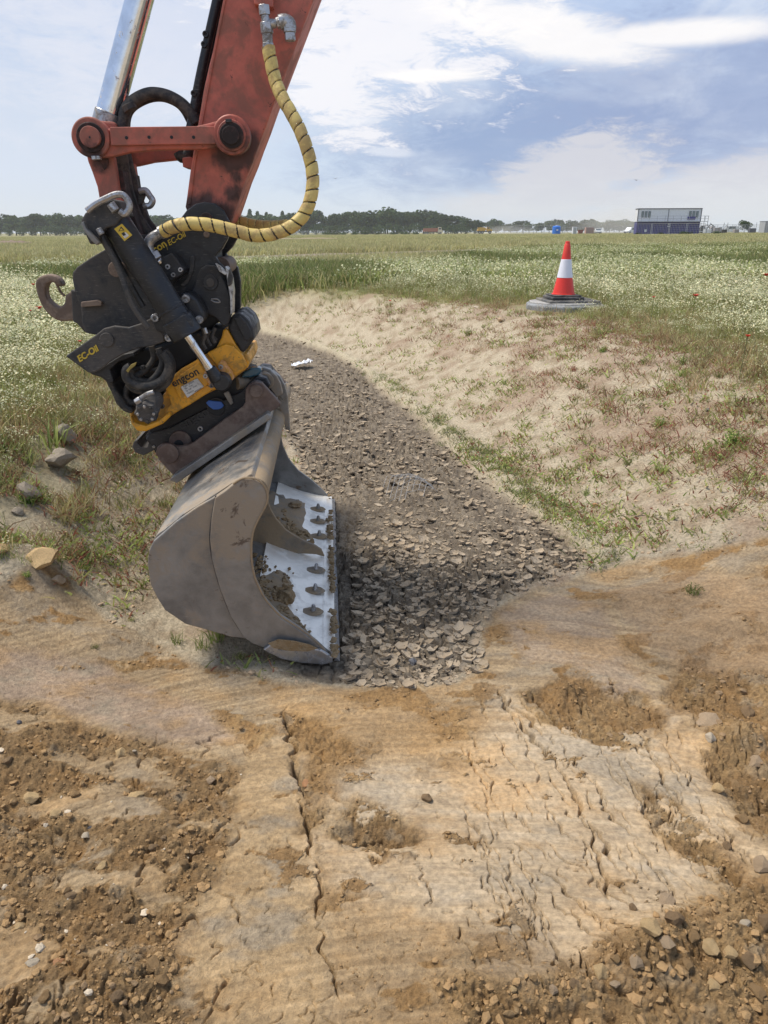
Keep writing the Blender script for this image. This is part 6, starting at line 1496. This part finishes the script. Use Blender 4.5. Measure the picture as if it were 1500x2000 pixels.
for i in range(6): q = far(575 + i * 11, 330); fence_panel(q.x, q.y, q.z, 0, 'small mesh fence panel before the dark trees, ' + NUM[i] + ' from left', 'fence panels before the dark trees', 3.4, 1.6)
for i in range(6): q = far(1108 + i * 21, 250); fence_panel(q.x, q.y, q.z, 0, 'mesh fence panel between blue tank and cabins, ' + NUM[i] + ' from left', 'fence panels between tank and cabins', 3.4, 2.0)
# blue tank
bluep = cmat('blue_tank_plastic', (.015, .16, .62), .4); tq = far(1086, 228)
tk = thing('water_tank', 'bright blue plastic water tank on the far field above the cone', 'water tank', tq)
def lathe_at(name, c, prof, m, par, seg=20):
    bm = bmesh.new(); rings = [[bm.verts.new(c + Vector((math.cos(2 * math.pi * i / seg) * r_, math.sin(2 * math.pi * i / seg) * r_, z_))) for i in range(seg)] for r_, z_ in prof]
    for a, b in zip(rings, rings[1:]):
        for i in range(seg): bm.faces.new([a[i], a[(i + 1) % seg], b[(i + 1) % seg], b[i]])
    bm.faces.new(rings[-1]); return finish(name, bm, m, par, 0, True)
lathe_at('tank_body', tq, [(1.15, 0), (1.2, .3), (1.14, .36), (1.2, .42), (1.2, .9), (1.14, .96), (1.2, 1.02), (1.2, 1.5), (1.14, 1.56), (1.2, 1.62), (1.15, 2.1), (.95, 2.25), (.4, 2.33)], bluep, tk)
lathe_at('tank_lid', tq, [(.3, 2.3), (.3, 2.45), (.1, 2.47)], whitep, tk); bxo('tank_label', tq + Vector((0, -1.21, 1.2)), .5, .03, .4, whitep, tk)
# portable toilet, skip, containers
redb = cmat('rusty_red_box', (.24, .08, .06), .7); grb = cmat('grey_container', (.30, .27, .26), .6); pinkb = cmat('pale_red_boards', (.40, .25, .21), .7)
q = far(1121, 235); o = thing('portable_toilet', 'white portable toilet right of the blue tank', 'portable toilet', q); bxo('cabinet', q + ZX * 1.0, 1.2, 1.2, 2.0, whitep, o, 0, .04); bxo('roof', q + ZX * 2.06, 1.3, 1.3, .14, rail, o, 0, .03); bxo('door', q + Vector((0, -.62, .95)), .8, .04, 1.7, rail, o)
q = far(1133, 236); o = thing('skip', 'small rusty red skip between toilet and containers', 'skip', q)
bm = bmesh.new(); vs = [bm.verts.new(q + Vector(v)) for v in ((-.5, -.5, 0), (.5, -.5, 0), (.5, .5, 0), (-.5, .5, 0), (-.75, -.6, 1.2), (.75, -.6, 1.2), (.75, .6, 1.2), (-.75, .6, 1.2))]
for f in ((0, 1, 5, 4), (1, 2, 6, 5), (2, 3, 7, 6), (3, 0, 4, 7), (0, 3, 2, 1)): bm.faces.new([vs[i] for i in f])
finish('body', bm, redb, o); bxo('rim', q + Vector((0, -.6, 1.2)), 1.6, .08, .1, redb, o)
q = far(1150, 238); o = thing('container', 'pale red and grey storage container left of the white car', 'container', q); bxo('body', q + ZX * .95, 2.4, 1.8, 1.9, pinkb, o, 0, .03)
for i in range(5): bxo('board', q + Vector((-.9 + .45 * i, -.93, .95)), .16, .05, 1.8, grb, o)
# vehicles
paintw = cmat('white_vehicle_paint', (.68, .69, .70), .3, coat=.3); tyre = cmat('tyre', (.03, .03, .03), .8); vglass = cmat('dark_glass', (.05, .07, .08), .1); lampm = cmat('lamp_glass', (.6, .6, .58), .2); orangev = cmat('orange_tipper_paint', (.35, .13, .08), .6); yelv = cmat('yellow_plant_paint', (.52, .30, .03), .5); darkv = cmat('chassis', (.05, .045, .04), .7)
def prism(name, c, prof, wdt, m, par, rz=0.0, axis='x', bevel=.03):
    """side profile (along, up) extruded across"""
    bm = bmesh.new(); r3 = Matrix.Rotation(rz, 3, 'Z'); a = [bm.verts.new(c + r3 @ Vector((u, -wdt / 2, v_))) for u, v_ in prof]; b = [bm.verts.new(c + r3 @ Vector((u, wdt / 2, v_))) for u, v_ in prof]; n = len(a)
    bm.faces.new(a); bm.faces.new(list(reversed(b)))
    for i in range(n): bm.faces.new([a[i], b[i], b[(i + 1) % n], a[(i + 1) % n]])
    return finish(name, bm, m, par, bevel)
def wheel(c, r_, wd, par, rz=0.0):
    d = Matrix.Rotation(rz, 3, 'Z') @ Vector((0, 1, 0)); w_ = cyl('wheel', c - d * wd / 2, c + d * wd / 2, r_, tyre, par, seg=18, bevel=.02); cyl('rim', c - d * (wd / 2 + .02), c + d * (wd / 2 + .02), r_ * .5, rail, w_, seg=14, bevel=0)
def car(px, d, rz, label, tall=1.5, prof=None, L=4.2):
    q = far(px, d); o = thing('car' if tall < 1.7 else 'van', label, 'car' if tall < 1.7 else 'van', q); r3 = Matrix.Rotation(rz, 3, 'Z')
    prof = prof or [(-L / 2, .35), (L / 2, .35), (L / 2, .75), (L / 2 - .2, .95), (L * .22, 1.02), (L * .08, tall), (-L * .38, tall), (-L / 2, 1.0)]
    prism('body', q, prof, 1.75, paintw, o, rz, bevel=.10)
    gl = [(L * .225, 1.06), (L * .10, tall - .09), (L * .09, tall - .09), (L * .21, 1.04)]
    prism('windscreen', q + r3 @ Vector((.05, 0, 0)), gl, 1.5, vglass, o, rz, bevel=.01)
    for s in (-1, 1):
        bxo('side_window', q + r3 @ Vector((-L * .12, s * .885, (1.05 + tall) / 2)), L * .38, .03, (tall - 1.05) * .75, vglass, o, rz, .01)
        for u in (-L * .31, L * .31): wheel(q + r3 @ Vector((u, s * .80, .33)), .33, .2, o, rz)
        bxo('headlight', q + r3 @ Vector((L / 2 - .02, s * .62, .72)), .12, .34, .18, lampm, o, rz, .02)
    bxo('bumper', q + r3 @ Vector((L / 2, 0, .42)), .12, 1.6, .18, greyf, o, rz, .02)
    return o
car(1167, 238, R(-97), 'white car seen from the front, right of the storage container')
car(1230, 240, R(-140), 'white van parked at the left end of the site cabins', 1.85, [(-2.2, .35), (2.2, .35), (2.2, .85), (1.4, 1.1), (.7, 1.85), (-2.1, 1.85), (-2.2, 1.5)], 4.4)
car(1424, 215, R(160), 'white van among machinery right of the cabins', 1.9, [(-2.2, .35), (2.2, .35), (2.2, .85), (1.5, 1.1), (.9, 1.9), (-2.1, 1.9), (-2.2, 1.5)], 4.4)
q = far(846, 400); o = thing('tipper_truck', 'dull orange tipper truck with pale cab before the dark trees', 'truck', q)
prism('tipper_body', q, [(-5.2, 1.2), (2.2, 1.2), (2.4, 2.9), (-5.0, 2.7)], 2.4, orangev, o); prism('cab', q, [(2.5, .8), (5.0, .8), (5.0, 1.6), (4.3, 1.9), (4.0, 3.3), (2.5, 3.3)], 2.3, cmat('cream_cab', (.62, .55, .42), .5), o); bxo('windscreen', q + Vector((3.3, -1.17, 2.6)), 1.1, .05, .8, vglass, o); bxo('chassis', q + Vector((-.3, 0, .95)), 9.6, 1.2, .35, darkv, o)
for u in (-4.2, -3.0, 3.6): wheel(q + Vector((u, -1.0, .52)), .52, .35, o)
q = far(946, 400); o = thing('dumper', 'yellow dump truck throwing up dust before the far trees', 'dump truck', q)
prism('dump_body', q, [(-3.9, 1.6), (-3.2, 2.4), (-3.7, 3.0), (.2, 3.1), (.9, 2.2), (.2, 1.4), (-2.8, 1.2)], 2.6, yelv, o); prism('cab', q, [(1.0, 1.2), (3.8, 1.2), (3.8, 2.1), (2.6, 2.3), (2.4, 3.2), (1.1, 3.2)], 2.1, yelv, o); bxo('cab_window', q + Vector((1.75, -1.07, 2.75)), .9, .05, .6, vglass, o); bxo('chassis', q + Vector((0, 0, 1.1)), 7.2, 1.2, .5, darkv, o)
for u in (-2.6, -1.2, 2.6): wheel(q + Vector((u, -1.1, .75)), .75, .5, o)
# yard right of the cabins
q = far(1489, 175); o = thing('yard_container', 'grey storage container cut by the right edge of the photo', 'container', q + Vector((1.2, 0, 0))); bxo('body', q + Vector((1.2, 0, 1.3)), 3.4, 2.4, 2.3, rail, o, .05, .03); bxo('roof', q + Vector((1.2, 0, 2.5)), 3.5, 2.5, .08, greyf, o, .05)
for i in range(6): bxo('rib', q + Vector((-.2 + .55 * i, -1.25 + .028 * i, 1.3)), .12, .06, 2.2, grb, o, .05)
def digger(px, d, label, s=1.0, flip=1, clr=None):
    q = far(px, d); o = thing('mini_excavator', label, 'excavator', q); m_ = clr or darkv
    for k in (-1, 1): prism('track', q + Vector((0, k * .6 * s, 0)), [(-.9 * s, .1), (-1.1 * s, .3), (-.9 * s, .5 * s), (.9 * s, .5 * s), (1.1 * s, .3), (.9 * s, .1)], .35 * s, darkv, o)
    prism('house', q, [(-.9 * s, .55 * s), (.7 * s, .55 * s), (.7 * s, 1.1 * s), (.3 * s, 1.2 * s), (.2 * s, 1.9 * s), (-.6 * s, 1.9 * s), (-.9 * s, 1.2 * s)], 1.1 * s, m_, o)
    bm = bmesh.new(); f = flip; a = [Vector((.6 * f * s, 0, .8 * s)), Vector((1.7 * f * s, 0, 2.3 * s)), Vector((2.6 * f * s, 0, 1.7 * s)), Vector((2.5 * f * s, 0, .6 * s))]
    for u, v_ in zip(a, a[1:]): cyl_bm(bm, q + u, q + v_, .12 * s, .10 * s, 6)
    finish('boom', bm, m_, o); return o
digger(1372, 200, 'small dark excavator with folded boom right of the cabins', 1.0); digger(1391, 190, 'pale grey excavator in the middle of the yard', .9, -1, grb)
digger(1405, 196, 'grey excavator left of the white yard van', .8, 1, rail)
for i, (px, w_, h_, m_) in enumerate([(1380, 1.6, .9, whitep), (1398, 1.3, 1.2, grb), (1413, 1.0, .8, darkv), (1436, 1.2, .8, grb), (1467, 1.6, 1.0, greyf)]):
    q = far(px, 188); o = thing('pallet_stack', 'low stack of materials in the yard, ' + NUM[i] + ' from left', 'material stack', q, 'stacks of materials in the yard'); bxo('pallet', q + ZX * .08, w_, 1.1, .14, redb, o); bxo('load', q + ZX * (.15 + h_ / 2), w_ * .95, 1.0, h_, m_, o, 0, .05)
for px in (1366, 1384, 1411, 1418, 1440, 1462, 1474): q = far(px, 192); o = thing('fence_post', 'thin upright post in the yard, ' + NUM[(1366, 1384, 1411, 1418, 1440, 1462, 1474).index(px)] + ' from left', 'post', q, 'posts in the yard'); bxo('shaft', q + ZX * 1.25, .10, .10, 2.5, rail, o); bxo('foot', q + ZX * .08, .4, .3, .16, darkv, o)
# spoil mound and tilled strip on the left
def mound(name, px, d, wx_, h, m, seed, label, cat, wy_=None):
    q = far(px, d); bm = bmesh.new(); n, k = 48, 14; wy_ = wy_ or wx_ * .6
    ang = np.linspace(0, 2 * np.pi, n, endpoint=False); rings = []
    for i in range(k):
        t = i / (k - 1); rr_ = 1 - t
        hz = (1 - rr_ ** 1.6) * h
        ring = []
        for a in ang:
            x_ = math.cos(a) * rr_; y_ = math.sin(a) * rr_; nz2 = float(fbm(np.array([x_ * 3 + seed]), np.array([y_ * 3]), 4, seed)[0]); ring.append(bm.verts.new(q + Vector((x_ * wx_ * (1 + .15 * nz2), y_ * wy_, hz * (1 + .7 * nz2) - .04 * (i == 0)))))
        rings.append(ring)
    for a, b in zip(rings, rings[1:]):
        for i in range(n): bm.faces.new([a[i], a[(i + 1) % n], b[(i + 1) % n], b[i]])
    return tag(finish(name, bm, m, None, 0, True), label, cat)
mound('spoil_mound', 25, 62, 3.2, .42, soilstone('mound_soil', (.20, .155, .12)), 4, 'low brown spoil mound on the field at the far left', 'mound')
mound('spoil_mound', 600, 110, 9, .30, soilstone('mound_soil2', (.24, .20, .13)), 9, 'long low earth bank on the field behind the arm', 'mound', 2)
q = far(72, 68); o = thing('pale_sheet', 'pale sheet lying flat beside the spoil mound', 'sheet', q); bxo('sheet', q + ZX * .17, 1.6, .8, .03, whitep, o, .1)
for i, (px, py) in enumerate(((655, 349), (1243, 352))):
    r_ = ray(px, py); c = EYE + r_ * 70; bm = bmesh.new()
    vs = [bm.verts.new(c + Vector(v)) for v in ((0, .14, 0), (0, -.16, 0), (.26, .0, .09), (.05, -.06, .03), (-.26, .0, .07), (-.05, -.06, .03), (0, 0, -.04))]
    for f in ((0, 3, 2), (3, 1, 2), (0, 4, 5), (5, 4, 1), (0, 6, 3), (3, 6, 1), (0, 5, 6), (5, 1, 6)): bm.faces.new([vs[k_] for k_ in f])
    tag(finish('bird', bm, darkv), ('tiny dark bird flying in the sky right of the yellow hose', 'tiny dark bird flying above the site cabins')[i], 'bird')

# ------------------------------------------------------------------ air
def volume(name, dens, colr, aniso=0.2, soft=False):
    m = bpy.data.materials.new(name); m.use_nodes = True; t = NT(m.node_tree); t.n.clear()
    if soft:
        tc = t.node('ShaderNodeTexCoord').outputs['Generated']; sp = t.node('ShaderNodeSeparateXYZ'); t.l.new(tc, sp.inputs[0])
        r2 = None
        for k_ in range(3):
            q_ = t.math('POWER', t.math('ABSOLUTE', t.math('MULTIPLY', t.math('SUBTRACT', sp.outputs[k_], (.5, .5, .12)[k_]), (2.1, 2.1, 1.25)[k_])), 2.0); r2 = q_ if r2 is None else t.math('ADD', r2, q_)
        f_ = t.ramp(t.math('ADD', r2, t.math('MULTIPLY', t.math('SUBTRACT', t.noise(tc, 3.2, 4, .6), .5), 1.3)), 1.0, .05); dens_s = t.math('MULTIPLY', f_, dens)
    v = t.node('ShaderNodeVolumePrincipled'); v.inputs['Color'].default_value = (*colr, 1); v.inputs['Density'].default_value = dens; v.inputs['Anisotropy'].default_value = aniso
    if soft: t.l.new(dens_s, v.inputs['Density'])
    o = t.node('ShaderNodeOutputMaterial'); t.l.new(v.outputs[0], o.inputs['Volume']); return m
bm = bmesh.new(); box(bm, Vector((0, 450, 11)), 3400, 1200, 38); hz_ = finish('haze', bm, volume('haze_air', .00024, (.95, .98, 1.0))); hz_['kind'] = 'stuff'
def puff(px, py, d, rx, ry, rz_, dens, seed, label):
    r_ = ray(px, py); c = EYE + r_ * (d / r_.y); bm = bmesh.new(); bmesh.ops.create_icosphere(bm, subdivisions=4, radius=1)
    P_ = np.array([v.co[:] for v in bm.verts]); nz2 = fbm(P_[:, 0] * 1.6 + seed, P_[:, 2] * 1.6 + P_[:, 1] * 1.3, 4, seed)
    for v, k_ in zip(bm.verts, nz2): f = 1 + .8 * float(k_); v.co = Vector((v.co.x * rx * f, v.co.y * ry * f, max(v.co.z * rz_ * f, 0.4 - c.z))) + c
    o = finish('dust_cloud', bm, volume('dust', dens, (1.0, .95, .90), .3, True), None, 0, True); o['kind'] = 'stuff'; o['label'] = label
puff(1150, 440, 300, 30, 60, 9, .010, 3, 'brown dust drifting behind the far vehicles'); puff(1225, 442, 300, 22, 50, 8, .007, 8, 'thin dust beside the site cabins')
puff(985, 454, 412, 20, 8, 4.0, .03, 5, 'dust thrown up behind the yellow dump truck')
